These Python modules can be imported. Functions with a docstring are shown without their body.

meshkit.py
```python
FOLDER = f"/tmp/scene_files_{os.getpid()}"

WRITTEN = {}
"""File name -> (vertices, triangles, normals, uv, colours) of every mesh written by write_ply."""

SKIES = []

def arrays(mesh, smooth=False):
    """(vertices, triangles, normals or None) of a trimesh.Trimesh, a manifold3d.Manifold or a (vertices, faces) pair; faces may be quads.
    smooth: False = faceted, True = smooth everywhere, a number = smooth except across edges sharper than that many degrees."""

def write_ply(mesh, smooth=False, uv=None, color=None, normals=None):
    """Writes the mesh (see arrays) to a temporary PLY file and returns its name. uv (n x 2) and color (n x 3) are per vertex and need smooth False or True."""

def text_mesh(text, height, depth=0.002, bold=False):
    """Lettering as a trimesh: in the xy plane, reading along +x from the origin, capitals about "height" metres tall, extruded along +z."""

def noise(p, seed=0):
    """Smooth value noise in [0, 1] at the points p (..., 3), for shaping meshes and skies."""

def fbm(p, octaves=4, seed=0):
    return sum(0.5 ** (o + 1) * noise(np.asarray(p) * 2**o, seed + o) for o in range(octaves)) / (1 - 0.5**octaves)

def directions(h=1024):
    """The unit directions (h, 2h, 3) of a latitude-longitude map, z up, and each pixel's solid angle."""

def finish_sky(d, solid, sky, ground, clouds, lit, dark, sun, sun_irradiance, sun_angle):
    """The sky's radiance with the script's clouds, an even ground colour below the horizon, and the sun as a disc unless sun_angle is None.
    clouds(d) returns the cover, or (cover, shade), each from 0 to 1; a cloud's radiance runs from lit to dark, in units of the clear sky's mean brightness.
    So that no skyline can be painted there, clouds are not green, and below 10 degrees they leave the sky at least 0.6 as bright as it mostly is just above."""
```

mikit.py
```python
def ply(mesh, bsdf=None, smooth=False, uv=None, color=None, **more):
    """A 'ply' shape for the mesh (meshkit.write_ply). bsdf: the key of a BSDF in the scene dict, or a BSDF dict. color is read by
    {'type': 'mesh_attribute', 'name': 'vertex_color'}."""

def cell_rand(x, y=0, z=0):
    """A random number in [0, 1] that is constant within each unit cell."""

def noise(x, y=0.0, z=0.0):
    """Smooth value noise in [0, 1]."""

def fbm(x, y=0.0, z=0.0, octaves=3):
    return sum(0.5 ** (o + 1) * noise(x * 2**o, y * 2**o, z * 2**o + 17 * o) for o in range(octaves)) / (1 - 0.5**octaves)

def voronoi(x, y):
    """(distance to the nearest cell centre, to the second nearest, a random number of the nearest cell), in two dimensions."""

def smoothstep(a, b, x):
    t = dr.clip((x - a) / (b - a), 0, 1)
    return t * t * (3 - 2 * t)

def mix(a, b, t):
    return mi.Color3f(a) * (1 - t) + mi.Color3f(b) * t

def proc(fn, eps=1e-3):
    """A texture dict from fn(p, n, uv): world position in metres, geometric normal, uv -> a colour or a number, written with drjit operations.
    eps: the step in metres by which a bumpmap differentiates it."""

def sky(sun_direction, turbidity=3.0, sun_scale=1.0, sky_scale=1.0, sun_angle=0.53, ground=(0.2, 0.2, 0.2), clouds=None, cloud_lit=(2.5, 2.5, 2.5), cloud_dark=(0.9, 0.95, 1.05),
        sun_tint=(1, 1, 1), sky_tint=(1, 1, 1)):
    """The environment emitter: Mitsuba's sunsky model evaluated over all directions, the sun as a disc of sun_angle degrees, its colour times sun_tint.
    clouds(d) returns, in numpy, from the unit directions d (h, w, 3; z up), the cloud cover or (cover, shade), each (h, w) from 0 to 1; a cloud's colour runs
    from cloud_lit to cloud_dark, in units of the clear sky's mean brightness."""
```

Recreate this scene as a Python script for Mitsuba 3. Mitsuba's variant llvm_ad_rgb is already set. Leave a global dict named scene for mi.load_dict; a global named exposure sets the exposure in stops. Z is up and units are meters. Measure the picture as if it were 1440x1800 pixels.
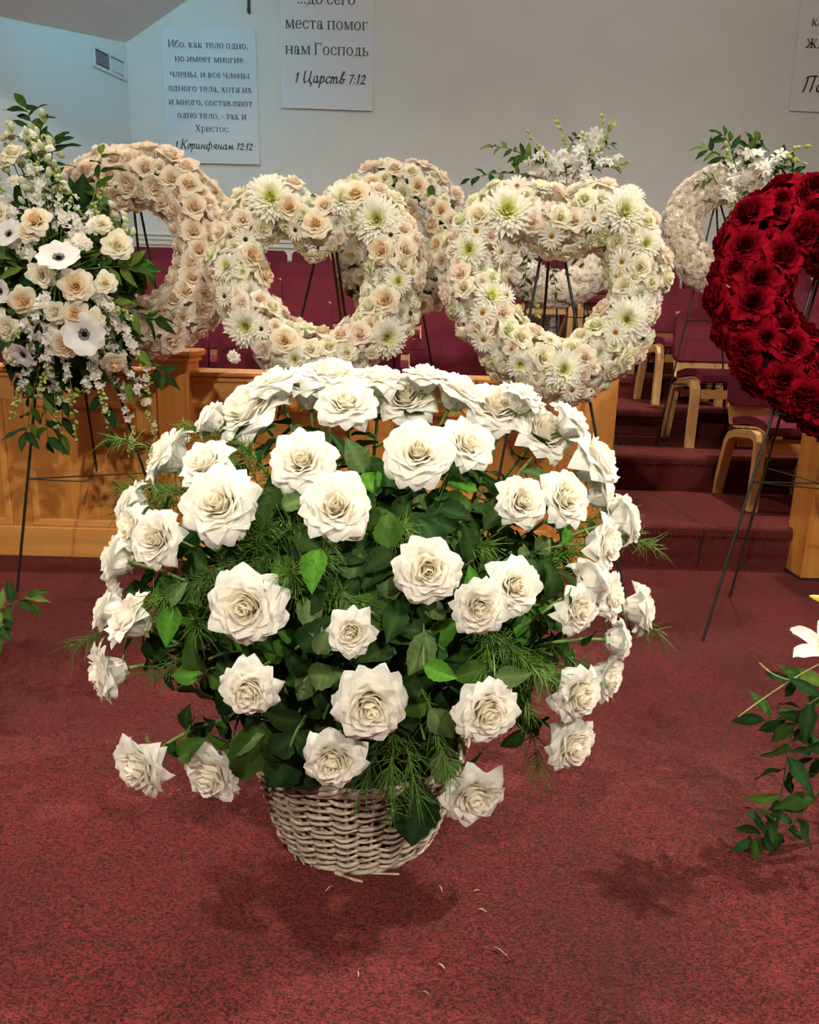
"""A church platform with standing flower wreaths behind a large basket of white roses. Units are metres, z is up."""
import math, numpy as np, trimesh, mitsuba as mi, mikit, meshkit
from shapely.geometry import LineString, Polygon, Point, box as sbox
from shapely.ops import unary_union
from shapely import affinity
from scipy.interpolate import CubicSpline

T = mi.ScalarTransform4f
scene, labels = {}, {}

# ---------------------------------------------------------------- camera
FPX = 1331.0
PITCH, ROLL, EYE = math.radians(13.7), math.radians(1.6), np.array([0, 0, 1.16])
FWD = np.array([0, math.cos(PITCH), -math.sin(PITCH)])
_r0, _u0 = np.array([1.0, 0, 0]), np.array([0, math.sin(PITCH), math.cos(PITCH)])
RIGHT = _r0 * math.cos(ROLL) + _u0 * math.sin(ROLL)
UP = _u0 * math.cos(ROLL) - _r0 * math.sin(ROLL)
scene['camera'] = {'type': 'perspective', 'fov': math.degrees(2 * math.atan(720 / FPX)), 'fov_axis': 'x', 'near_clip': .05,
                   'to_world': T().look_at(EYE.tolist(), (EYE + FWD).tolist(), UP.tolist())}
exposure = 0.54

# ---------------------------------------------------------------- unseen lamps and added fill panels
def lamp(name, label, loc, aim, radius, rgb, snoot=.0):
    """An unseen lamp, placed for its light: can, yoke and glowing lens."""
    loc, aim = np.array(loc, float), np.array(aim, float)
    M = T().look_at(loc.tolist(), aim.tolist(), [0.01, 1, 0.02])
    scene[name + '__lens'] = {'type': 'disk', 'to_world': M @ T().scale(radius), 'emitter': {'type': 'area', 'radiance': {'type': 'rgb', 'value': list(rgb)}},
                              'bsdf': {'type': 'diffuse', 'reflectance': {'type': 'rgb', 'value': [.1, .1, .1]}}}
    can = trimesh.creation.annulus(radius * 1.02, radius * 1.15, .16 + snoot, sections=24)
    can.apply_translation([0, 0, -.075 + snoot / 2])
    back = trimesh.creation.cylinder(radius * 1.1, .02, sections=24); back.apply_translation([0, 0, -.15])
    scene[name + '__can'] = mikit.ply(trimesh.util.concatenate([can, back]), 'black_metal', smooth=30, to_world=M)
    rod = trimesh.creation.cylinder(.012, 5.2 - loc[2] - .1, sections=8)
    rod.apply_translation([loc[0], loc[1], (5.2 + loc[2] + .1) / 2])
    scene[name + '__rod'] = mikit.ply(rod, 'black_metal')
    labels[name] = {'label': label, 'category': 'ceiling lamp'}

KEY = 1.0
lamp('unseen_spotlight', 'unseen spotlight in the hall to the right of the camera, lighting the flowers', (1.6, -2.3, 3.9), (-.4, 3, .6), .075, [2050 * KEY, 1880 * KEY, 1560 * KEY])  # out of view behind the camera, lights the flowers from the right
lamp('unseen_spotlight_001', 'unseen spotlight in the hall to the left of the camera, lighting the flowers', (-1.2, -2.3, 3.9), (.6, 3, .6), .075, [1700 * KEY, 1560 * KEY, 1290 * KEY])  # out of view behind the camera, lights the flowers from the left
lamp('unseen_spotlight_002', 'unseen spotlight over the right of the platform steps, placed to light the basket', (3.6, 2.2, 4.2), (-.1, 1.5, .3), .075, [4600 * KEY, 4200 * KEY, 3500 * KEY], .24)  # out of view, placed to light the basket and throw its shadow left
lamp('unseen_spotlight_003', 'unseen spotlight over the left of the platform, placed to light the basket', (-2.8, 1.7, 4.4), (.1, 1.5, .3), .075, [2600 * KEY, 2380 * KEY, 1980 * KEY], .24)  # out of view, placed to light the basket and throw its shadow right
for i, x in enumerate((2.3, -1.6)):
    lamp('added_downlight' + ('_001' if i else ''), f'added fill lamp over the choir tiers on the {("right", "left")[i]}, shining straight down', (x, 4.5, 4.9), (x, 4.75, 0), .075, [1700 * KEY, 1540 * KEY, 1280 * KEY], .05)  # fill lamps added to brighten the tiers and chairs
lamp('unseen_wash_light', 'unseen cyan lamp placed to light the left corner of the platform', (-2.05, 6.7, 4.28), (-3.1, 8.1, 2.5), .06, [0, 165, 230])  # out of view, placed to tint the left wall cyan
lamp('unseen_wash_light_001', 'unseen cool lamp placed to light the right of the back wall', (2.4, 5.6, 4.9), (1.6, 8.3, 2.6), .09, [62, 66, 70])  # out of view, placed to brighten the right of the back wall
lamp('unseen_wash_light_002', 'unseen cool lamp placed to light the middle of the back wall', (.0, 5.4, 4.9), (-.6, 8.3, 2.6), .09, [26, 40, 46])  # out of view, placed to brighten the middle of the back wall
for i, (x, y) in enumerate([(-3, -4), (3, -4), (-3, -7.5), (3, -7.5)]):  # glowing panels added behind the camera as soft front fill
    n = 'added_fill_panel' + (f'_{i:03d}' if i else '')
    scene[n] = {'type': 'rectangle', 'to_world': T().translate([x, y, 5.18]).rotate([1, 0, 0], 180).scale([.9, .6, 1]),
                'emitter': {'type': 'area', 'radiance': {'type': 'rgb', 'value': [.8, .78, .75]}}}
    labels[n] = {'label': f'added fill panel in the hall ceiling, {("front left", "front right", "rear left", "rear right")[i]} behind the camera', 'category': 'added light', 'group': 'added fill panels over the hall'}

# ---------------------------------------------------------------- materials
def rgb(*c): return {'type': 'rgb', 'value': list(c)}
noise, fbm, sst, mix = mikit.noise, mikit.fbm, mikit.smoothstep, mikit.mix
import drjit as dr
VC = {'type': 'mesh_attribute', 'name': 'vertex_color'}
scene['petal'] = {'type': 'principledthin', 'base_color': VC, 'roughness': .6, 'diff_trans': .85, 'spec_trans': 0.0, 'eta': 1.3}
scene['velvet'] = {'type': 'principledthin', 'base_color': VC, 'roughness': .55, 'diff_trans': .12, 'spec_trans': 0.0, 'eta': 1.35}
scene['leafskin'] = {'type': 'principledthin', 'base_color': VC, 'roughness': .38, 'diff_trans': .3, 'spec_trans': 0.0, 'eta': 1.45}
scene['stemskin'] = {'type': 'twosided', 'bsdf': {'type': 'principled', 'base_color': VC, 'roughness': .5}}
def plain(name, c, rough=.6, **k): scene[name] = {'type': 'twosided', 'bsdf': {'type': 'principled', 'base_color': rgb(*c), 'roughness': rough, **k}}
plain('black_metal', (.02, .02, .02), .5)
plain('wire_metal', (.025, .035, .03), .35, metallic=.3)
plain('paper', (.60, .62, .66), .7)
plain('ink', (.015, .015, .018), .6)
plain('trim_paint', (.62, .62, .61), .5)
plain('vent_metal', (.55, .57, .58), .5)
plain('dark_gap', (.02, .02, .02), .9)
plain('foam', (.03, .07, .02), .9)
plain('foam_pale', (.55, .42, .30), .9)
plain('foam_red', (.06, .004, .008), .9)
def carpet(p, n, uv):
    y = p.y + p.z * .9
    a = noise(p.x * 340, y * 640, p.z * 30)
    b = noise(p.x * 170 + 7, y * 340, p.z * 60)
    big = fbm(p.x * 2.5, p.y * 2.5, p.z, 3)
    k = sst(.18, .86, .66 * a + .34 * b)
    return mix((.022, .0018, .0022), (.178, .0188, .0180), dr.clip(k * (.45 + 1.05 * big), 0, 1))
def carpet_h(p, n, uv): return fbm(p.x * 110, p.y * 320 + p.z * 320, p.z * 10, 2)
scene['carpet'] = {'type': 'twosided', 'bsdf': {'type': 'bumpmap', 'arbitrary': mikit.proc(carpet_h, 5e-4), 'scale': .006,
                   'bsdf': {'type': 'principled', 'base_color': mikit.proc(carpet), 'roughness': .95, 'sheen': .1}}}
def wood(p, n, uv):
    g = fbm(p.x * 26 + 3 * noise(p.z * 1.2, p.y * 2), p.y * 26, p.z * 1.3, 4)
    line = noise(p.x * 160, p.y * 160, p.z * 3)
    return mix((.46, .155, .025), (.72, .32, .075), dr.clip(g * 1.1 + .18 * (line - .5), 0, 1))
scene['oak'] = {'type': 'twosided', 'bsdf': {'type': 'principled', 'base_color': mikit.proc(wood), 'roughness': .36, 'clearcoat': .25}}
def wood_x(p, n, uv):
    g = fbm(p.x * 1.3, p.y * 26, p.z * 26 + 3 * noise(p.x * 1.2), 4)
    return mix((.52, .20, .04), (.78, .38, .11), dr.clip(g * 1.1, 0, 1))
scene['oak_rail'] = {'type': 'twosided', 'bsdf': {'type': 'principled', 'base_color': mikit.proc(wood_x), 'roughness': .36, 'clearcoat': .25}}
def ply_wood(p, n, uv):
    g = fbm(p.x * 9, p.y * 20, p.z * 9 + 2 * noise(p.x * 3), 3)
    return mix((.60, .31, .11), (.78, .48, .21), g)
scene['birch'] = {'type': 'twosided', 'bsdf': {'type': 'principled', 'base_color': mikit.proc(ply_wood), 'roughness': .4, 'clearcoat': .2}}
def cloth(p, n, uv):
    b = noise(p.x * 260, p.y * 260, p.z * 260)
    return mix((.09, .004, .016), (.18, .010, .034), b)
scene['fabric'] = {'type': 'twosided', 'bsdf': {'type': 'principled', 'base_color': mikit.proc(cloth), 'roughness': .9, 'sheen': .2}}
def plaster(p, n, uv):
    return mix((.58, .58, .57), (.64, .64, .63), fbm(p.x * 3, p.y * 3, p.z * 3, 4))
scene['wall_paint'] = {'type': 'twosided', 'bsdf': {'type': 'principled', 'base_color': mikit.proc(plaster), 'roughness': .75}}
def popcorn(p, n, uv): return noise(p.x * 90, p.y * 90, p.z * 90)
scene['ceiling_paint'] = {'type': 'twosided', 'bsdf': {'type': 'bumpmap', 'arbitrary': mikit.proc(popcorn, 2e-3), 'scale': .008,
                          'bsdf': {'type': 'diffuse', 'reflectance': rgb(.80, .75, .71)}}}
def willow(p, n, uv):
    g = fbm(p.x * 60, p.y * 60, p.z * 190, 3)
    return mix((.22, .15, .105), (.55, .45, .365), dr.clip(g * 1.5 - .2, 0, 1))
scene['wicker'] = {'type': 'twosided', 'bsdf': {'type': 'principled', 'base_color': mikit.proc(willow), 'roughness': .6}}

# ---------------------------------------------------------------- placing and naming
def ray(px, py):
    return FWD + RIGHT * (px - 720) / FPX + UP * (900 - py) / FPX
def at(px, py, Y):
    d = ray(px, py); return EYE + d * (Y - EYE[1]) / d[1]
def atz(px, py, z):
    d = ray(px, py); return EYE + d * (z - EYE[2]) / d[2]
def on_plane(px, py, C, n):
    d = ray(px, py); return EYE + d * (np.dot(C - EYE, n) / np.dot(d, n))
def depth_of(p): return float(np.dot(p - EYE, FWD))
def unit(v): v = np.asarray(v, float); return v / max(np.linalg.norm(v), 1e-12)
def frame(n, spin=0.0, ref=(0, 0, 1)):
    n = unit(n); a = np.cross(ref, n)
    if np.linalg.norm(a) < 1e-4: a = np.cross((0, 1, 0), n)
    a = unit(a); b = np.cross(n, a); c, s = math.cos(spin), math.sin(spin)
    return np.stack([a * c + b * s, b * c - a * s, n], 1)
def mat(pos, R, s=1.0):
    M = np.eye(4); M[:3, :3] = R * s; M[:3, 3] = pos
    return T(M)
_count = {}
def numbered(name):
    k = _count.get(name, 0); _count[name] = k + 1
    return name if k == 0 else f'{name}_{k:03d}'
def put(key, mesh, bsdf, smooth=False, color=None, to_world=None):
    key = numbered(key)
    extra = {} if to_world is None else {'to_world': to_world}
    scene[key] = mikit.ply(mesh, bsdf, smooth=smooth, color=color, **extra)
    return key
def inst(key, group, M):
    key = numbered(key)
    scene[key] = {'type': 'instance', 'of': {'type': 'ref', 'id': group}, 'to_world': M}
    return key
def tag(key, label, cat=None, group=None, kind=None):
    labels[key] = {k: v for k, v in (('label', label), ('category', cat), ('group', group), ('kind', kind)) if v}
def struct(name, mesh, bsdf, label, smooth=False):
    scene[name] = mikit.ply(mesh, bsdf, smooth=smooth); labels[name] = {'label': label, 'kind': 'structure'}
def box(x0, x1, y0, y1, z0, z1, bev=0.0):
    """A box, its edges chamfered by bev."""
    if bev <= 0:
        b = trimesh.creation.box([x1 - x0, y1 - y0, z1 - z0]); b.apply_translation([(x0 + x1) / 2, (y0 + y1) / 2, (z0 + z1) / 2]); return b
    pts = []
    for sx in (0, 1):
        for sy in (0, 1):
            for sz in (0, 1):
                c = np.array([(x0, x1)[sx], (y0, y1)[sy], (z0, z1)[sz]]); s = np.array([1 - 2 * sx, 1 - 2 * sy, 1 - 2 * sz]) * bev
                for k in range(3):
                    q = c + s; q[k] = c[k]; pts.append(q)
    return trimesh.Trimesh(pts).convex_hull
def cat(*m): return trimesh.util.concatenate(list(m))
def tube(pts, r, k=6, caps=True):
    """(vertices, faces) of a tube along the points; r is one radius or one per point."""
    pts = np.asarray(pts, float); n = len(pts); r = np.broadcast_to(np.asarray(r, float), n)
    d = np.gradient(pts, axis=0); d /= np.linalg.norm(d, axis=1, keepdims=True) + 1e-12
    a = np.cross(d[0], (0, 0, 1) if abs(d[0][2]) < .9 else (1, 0, 0)); a = unit(a); rings = []
    th = np.arange(k) * 2 * np.pi / k
    for i in range(n):
        a = unit(a - d[i] * np.dot(a, d[i])); b = np.cross(d[i], a)
        rings.append(pts[i] + r[i] * (np.cos(th)[:, None] * a + np.sin(th)[:, None] * b))
    v = np.vstack(rings); f = []
    i, j = np.meshgrid(np.arange(n - 1), np.arange(k), indexing='ij'); i, j = i.ravel(), j.ravel(); j2 = (j + 1) % k
    f = np.vstack([np.stack([i * k + j, i * k + j2, (i + 1) * k + j2], 1), np.stack([i * k + j, (i + 1) * k + j2, (i + 1) * k + j], 1)])
    if caps:
        e = (n - 1) * k
        f = np.vstack([f, [[0, q + 1, q] for q in range(1, k - 1)], [[e, e + q, e + q + 1] for q in range(1, k - 1)]])
    return v, f
def bez(p0, p1, p2, n=8):
    t = np.linspace(0, 1, n)[:, None]
    return (1 - t) ** 2 * np.asarray(p0) + 2 * t * (1 - t) * np.asarray(p1) + t * t * np.asarray(p2)
def merge(ms):
    vs, fs, o = [], [], 0
    for v, f in ms:
        vs.append(v); fs.append(np.asarray(f) + o); o += len(v)
    return np.vstack(vs), np.vstack(fs)
def tint(v, c): return np.tile(np.asarray(c, float), (len(v), 1))
# ---------- flower and leaf meshes (unit size: about 1 across, base at z = 0, facing +z)
def grid_faces(nu, nv, off=0):
    i, j = np.meshgrid(np.arange(nu - 1), np.arange(nv - 1), indexing='ij')
    a = (i * nv + j).ravel() + off
    return np.vstack([np.stack([a, a + nv, a + nv + 1], 1), np.stack([a, a + nv + 1, a + 1], 1)])

def sstep(a, b, x):
    t = np.clip((x - a) / (b - a), 0, 1)
    return t * t * (3 - 2 * t)

def petal(ang, t, rng, nu=9, nv=9, op=1.0, W=None, L=None, r0=None, b0=None, b1=None, roll=1.0, point=1.0, wave=1.0, z0=0.0, tight=1.0):
    """One petal of a rose. t: 0 heart .. 1 guard petal."""
    u = np.linspace(-1, 1, nu)[:, None]; v = np.linspace(0, 1, nv)[None, :]
    W = (0.13 + 0.24 * t) * rng.uniform(.9, 1.12) if W is None else W
    L = (0.55 - .20 * t + 0.22 * t ** 2) * rng.uniform(.94, 1.06) if L is None else L
    r0 = 0.006 + .36 * tight * t * (1 - t) + 0.05 * t if r0 is None else r0
    o = t * op
    ba, bm, bt = (80 - 62 * o ** 1.4, 90 - 38 * o ** 1.3, 96 - 128 * o ** .95) if b0 is None else (b0, .5 * (b0 + b1), b1)
    top = 1 - (.16 + .16 * t) * np.abs(u) ** (2.6 - t) + .24 * point * t ** 2 * np.maximum(0, 1 - np.abs(u) * 2.2)
    vv = v * top
    side = np.abs(u) ** 1.6
    beta = np.where(vv < .5, ba + (bm - ba) * np.sin(np.pi * np.clip(vv, 0, .5)), bm + (bt - bm) * np.clip(vv * 2 - 1, 0, 1.4) ** 1.5)
    ph = rng.uniform(0, 6.28, 4); wave = wave * (.25 + .75 * min(1, t * 2))
    beta = beta - roll * t ** 1.1 * (75 + 50 * rng.random()) * sstep(.66, 1.0, vv) * (.12 + 1.15 * side)
    beta = np.radians(beta + wave * 7 * np.sin(2.3 * u * 2 + ph[0]) * vv)
    ds = L * top / (nv - 1)
    r = r0 + np.cumsum(np.cos(beta) * ds, 1) - np.cos(beta[:, :1]) * ds[:, :1]
    z = z0 + np.cumsum(np.sin(beta) * ds, 1) - np.sin(beta[:, :1]) * ds[:, :1]
    w = W * (.18 + .82 * np.minimum(1, vv / .62) ** .7) * (1 - .10 * sstep(.75, 1, vv))
    Rw = np.maximum(np.abs(r), .08 + .22 * t)
    psi = np.clip(u * w / Rw, -1.9, 1.9)
    rad = r - Rw * (1 - np.cos(psi)); tan = Rw * np.sin(psi)
    rad = rad + wave * .012 * np.sin(3 * u + ph[1]) * vv ** 2 + .035 * t * side * sstep(.3, .9, vv)
    z = z + wave * .014 * t * np.sin(4.2 * u + ph[2]) * vv ** 2
    c, s = np.cos(ang), np.sin(ang)
    p = np.stack([rad * c - tan * s, rad * s + tan * c, z], -1).reshape(-1, 3)
    return p, grid_faces(nu, nv), np.repeat(vv.reshape(-1, 1) if vv.shape == (nu, nv) else (v * top).reshape(-1, 1), 1, 1)

def join(parts):
    vs, fs, cs, o = [], [], [], 0
    for p, f, c in parts:
        vs.append(p); fs.append(f + o); cs.append(c); o += len(p)
    return np.vstack(vs), np.vstack(fs), np.vstack(cs)

def shade(t, vv, inner, outer, tip=None):
    """Petal pigment: deeper in the heart and towards the petal's foot."""
    k = np.clip(t * 1.15 - .35 * (1 - vv) + .1, 0, 1)
    return .96 * (np.asarray(inner) * (1 - k) + np.asarray(outer) * k)

def rose(seed, n=42, guard=8, nu=9, nv=9, op=1.0, inner=(.95, .88, .74), outer=(.94, .92, .86), roll=1.0, point=1.0, wave=1.0, tight=1.0, tp=.95):
    """(heart mesh, [guard petals])"""
    rng = np.random.default_rng(seed); a = rng.uniform(0, 6.28)
    heart, guards = [], []
    for k in range(n):
        t = ((k + .5) / n) ** tp
        ang = a + k * 2.39996 + rng.uniform(-.2, .2)
        p, f, vv = petal(ang, t, rng, nu, nv, op * (1 + (rng.random() - .5) * .22 * t), roll=roll * rng.uniform(.6, 1.3), point=point * rng.uniform(.4, 1.6), wave=wave, tight=tight)
        c = shade(t, vv, inner, outer)
        (guards if k >= n - guard else heart).append((p, f, c))
    return join(heart), guards
def norm_size(parts, dia=1.0):
    m = max(np.percentile(np.hypot(p[:, 0], p[:, 1]), 97) for p, *_ in parts)
    return [(p * (dia / 2 / m), f, c) for p, f, c in parts]

def strip_petal(ang, L, W, e0, e1, r0, z0, nv=5, ns=3, ridge=.15, tipw=.35, twist=0.0):
    """A long petal: ns columns across with a crease, elevation e0 at the foot to e1 at the tip (degrees)."""
    v = np.linspace(0, 1, nv); be = np.radians(e0 + (e1 - e0) * v)
    r = r0 + np.concatenate([[0], np.cumsum(np.cos(be[:-1]) * L / (nv - 1))]); z = z0 + np.concatenate([[0], np.cumsum(np.sin(be[:-1]) * L / (nv - 1))])
    w = W / 2 * (.45 + .55 * np.sin(np.pi * np.clip(v * .75 + .12, 0, 1))) * np.where(v > .99, tipw, 1)
    u = np.linspace(-1, 1, ns)
    rad = r[None] + 0 * u[:, None]; tan = u[:, None] * w[None]; zz = z[None] + ridge * W * (np.abs(u)[:, None] - .5) + twist * tan
    c, s = np.cos(ang), np.sin(ang)
    return np.stack([rad * c - tan * s, rad * s + tan * c, zz], -1).reshape(-1, 3), grid_faces(ns, nv), np.tile(v, ns)[:, None]

def dome(r, h, z0, n=10, rings=4, bump=0.0, rng=None):
    vs = [[0, 0, z0 + h]]
    for i in range(1, rings + 1):
        a = i / rings * np.pi / 2
        for k in range(n):
            q = r * (1 + (rng.uniform(-bump, bump) if rng is not None else 0))
            vs.append([q * np.sin(a) * np.cos(k * 2 * np.pi / n + i * .3), q * np.sin(a) * np.sin(k * 2 * np.pi / n + i * .3), z0 + h * np.cos(a) * (1 + (rng.uniform(-bump, bump) if rng is not None else 0))])
    f = [[0, 1 + k, 1 + (k + 1) % n] for k in range(n)]
    for i in range(rings - 1):
        for k in range(n):
            a, b = 1 + i * n + k, 1 + i * n + (k + 1) % n
            f += [[a, a + n, b + n], [a, b + n, b]]
    return np.array(vs, float), np.array(f)

def chrysanthemum(seed, outer=(.95, .94, .87), mid=(.93, .93, .68), heart=(.80, .84, .34)):
    rng = np.random.default_rng(seed); P = []
    rings = 11
    for i in range(rings):
        t = i / (rings - 1); m = int(10 + 17 * t)
        for k in range(m):
            a = (k + rng.uniform(-.25, .25)) * 2 * np.pi / m + i * .7
            p, f, v = strip_petal(a, .10 + .37 * t ** .9 * rng.uniform(.85, 1.1),   .055 + .055 * t, 86 - 74 * t + rng.uniform(-8, 8), 110 - 112 * t + rng.uniform(-14, 14), .012 + .07 * t, .05 - .04 * t)
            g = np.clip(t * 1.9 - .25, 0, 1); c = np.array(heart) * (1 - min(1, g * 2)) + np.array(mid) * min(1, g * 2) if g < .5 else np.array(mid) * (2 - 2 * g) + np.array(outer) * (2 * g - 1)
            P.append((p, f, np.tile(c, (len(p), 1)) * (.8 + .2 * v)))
    return norm_size([join(P)])[0]

def gerbera(seed, colour=(.93, .91, .82), eye=(.62, .38, .06), dark=(.25, .13, .03)):
    rng = np.random.default_rng(seed); P = []
    for ring, (m, L, e) in enumerate(((17, .40, 12), (15, .34, 22), (18, .14, 48))):
        for k in range(m):
            a = (k + .5 * ring + rng.uniform(-.12, .12)) * 2 * np.pi / m
            p, f, v = strip_petal(a, L * rng.uniform(.93, 1.04), .085 - .03 * (ring == 2), e + rng.uniform(-5, 5), e - 18, .09, .02 + .012 * ring)
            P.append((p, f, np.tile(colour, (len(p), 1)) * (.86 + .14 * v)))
    v, f = dome(.105, .05, .035, 12, 4, .12, rng)
    c = np.where((np.hypot(v[:, 0], v[:, 1]) > .06)[:, None], eye, dark)
    petals, _ = norm_size([join(P), (v, f, c)]) ; k = .5 / np.percentile(np.hypot(*join(P)[0][:, :2].T), 97)
    return petals, (v * k, f, c)

def carnation(seed, colour=(.92, .86, .76), heart=(.86, .74, .56)):
    rng = np.random.default_rng(seed); P = []
    n = 22
    for k in range(n):
        t = ((k + .5) / n) ** .7
        nu, nv = 8, 4
        u = np.linspace(-1, 1, nu)[:, None]; v = np.linspace(0, 1, nv)[None]
        a = k * 2.39996 + rng.uniform(-.3, .3)
        be = np.radians(88 - 62 * t - (8 + 22 * t) * v + rng.uniform(-8, 8)); L = .36 + .10 * t
        zig = 1 + .10 * np.where(np.arange(nu)[:, None] % 2, 1, -1) * v ** 2
        r = .02 + np.cos(be) * L * v * zig; z = np.sin(be) * L * v * zig + .03 * np.sin(7 * u + k) * v
        tan = u * (.05 + .26 * v) ; rad = r + .06 * np.sin(6 * u + 2 * k) * v ** 2
        c, s = np.cos(a), np.sin(a)
        p = np.stack([rad * c - tan * s, rad * s + tan * c, z], -1).reshape(-1, 3)
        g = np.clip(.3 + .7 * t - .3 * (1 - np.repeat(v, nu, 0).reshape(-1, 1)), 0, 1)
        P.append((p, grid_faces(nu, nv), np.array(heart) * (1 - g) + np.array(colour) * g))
    return norm_size([join(P)])[0]

def bud(colour, tip):
    """A closed bud, about .3 across and 1 tall, foot at z = 0."""
    z = np.linspace(0, 1, 7); r = .30 * np.sin(np.pi * np.clip(z * .86 + .10, 0, 1)) ** .8; n = 8
    a = np.arange(n) * 2 * np.pi / n
    v = np.stack([(r[:, None] * (1 + .12 * np.cos(3 * a + 5 * z[:, None])) * np.cos(a)).ravel(), (r[:, None] * np.sin(a)).ravel(), np.repeat(z, n)], 1)
    f = [[i * n + k, i * n + (k + 1) % n, (i + 1) * n + (k + 1) % n] for i in range(6) for k in range(n)] + [[i * n + k, (i + 1) * n + (k + 1) % n, (i + 1) * n + k] for i in range(6) for k in range(n)]
    k = np.repeat(z, n)[:, None]
    return v, np.array(f), np.array(colour) * (1 - k) + np.array(tip) * k

def with_core(heart, inner, h=.44, w=.15):
    v, f, c = bud(np.array(inner) * .96, inner); a = 2.2 * v[:, 2]; v = np.stack([v[:, 0] * np.cos(a) - v[:, 1] * np.sin(a), v[:, 0] * np.sin(a) + v[:, 1] * np.cos(a), v[:, 2]], 1)
    return join([heart, (v * [w / .3, w / .3, h], f, c)])
def small_rose(seed, inner, outer, n=20, nu=6, nv=6, op=.9, **k):
    h, _ = rose(seed, n=n, guard=0, nu=nu, nv=nv, op=op, inner=inner, outer=outer, **{'tight': .5, 'tp': 1.12, **k})
    return norm_size([with_core(h, inner, .40, .11)])[0]

def anemone(seed):
    rng = np.random.default_rng(seed); P = []
    for k in range(9):
        p, f, vv = petal(k * 2 * np.pi / 9 * 1.0 + (k % 2) * .12, .9, rng, 7, 6, 1, W=.24, L=.46, r0=.03, b0=26 - 8 * (k % 2), b1=8, roll=.15, point=0, wave=.8, z0=.01 * (k % 2))
        P.append((p, f, np.array((.95, .94, .94)) * (.88 + .12 * vv)))
    petals = norm_size([join(P)])[0]
    v, f = dome(.062, .06, .03, 10, 4, .08, rng); C = [(v, f)]
    for k in range(34):
        a = k * 2.39996; r = .10 + .035 * rng.random(); z = .05 + .03 * rng.random()
        C.append(tube([[.05 * math.cos(a), .05 * math.sin(a), .03], [r * math.cos(a), r * math.sin(a), z]], .004, 3, False))
        v, f = dome(.012, .012, 0, 5, 2); C.append((v + [r * math.cos(a), r * math.sin(a), z - .004], f))
    v, f = merge(C)
    return petals, (v, f, tint(v, (.018, .012, .03)))

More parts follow.
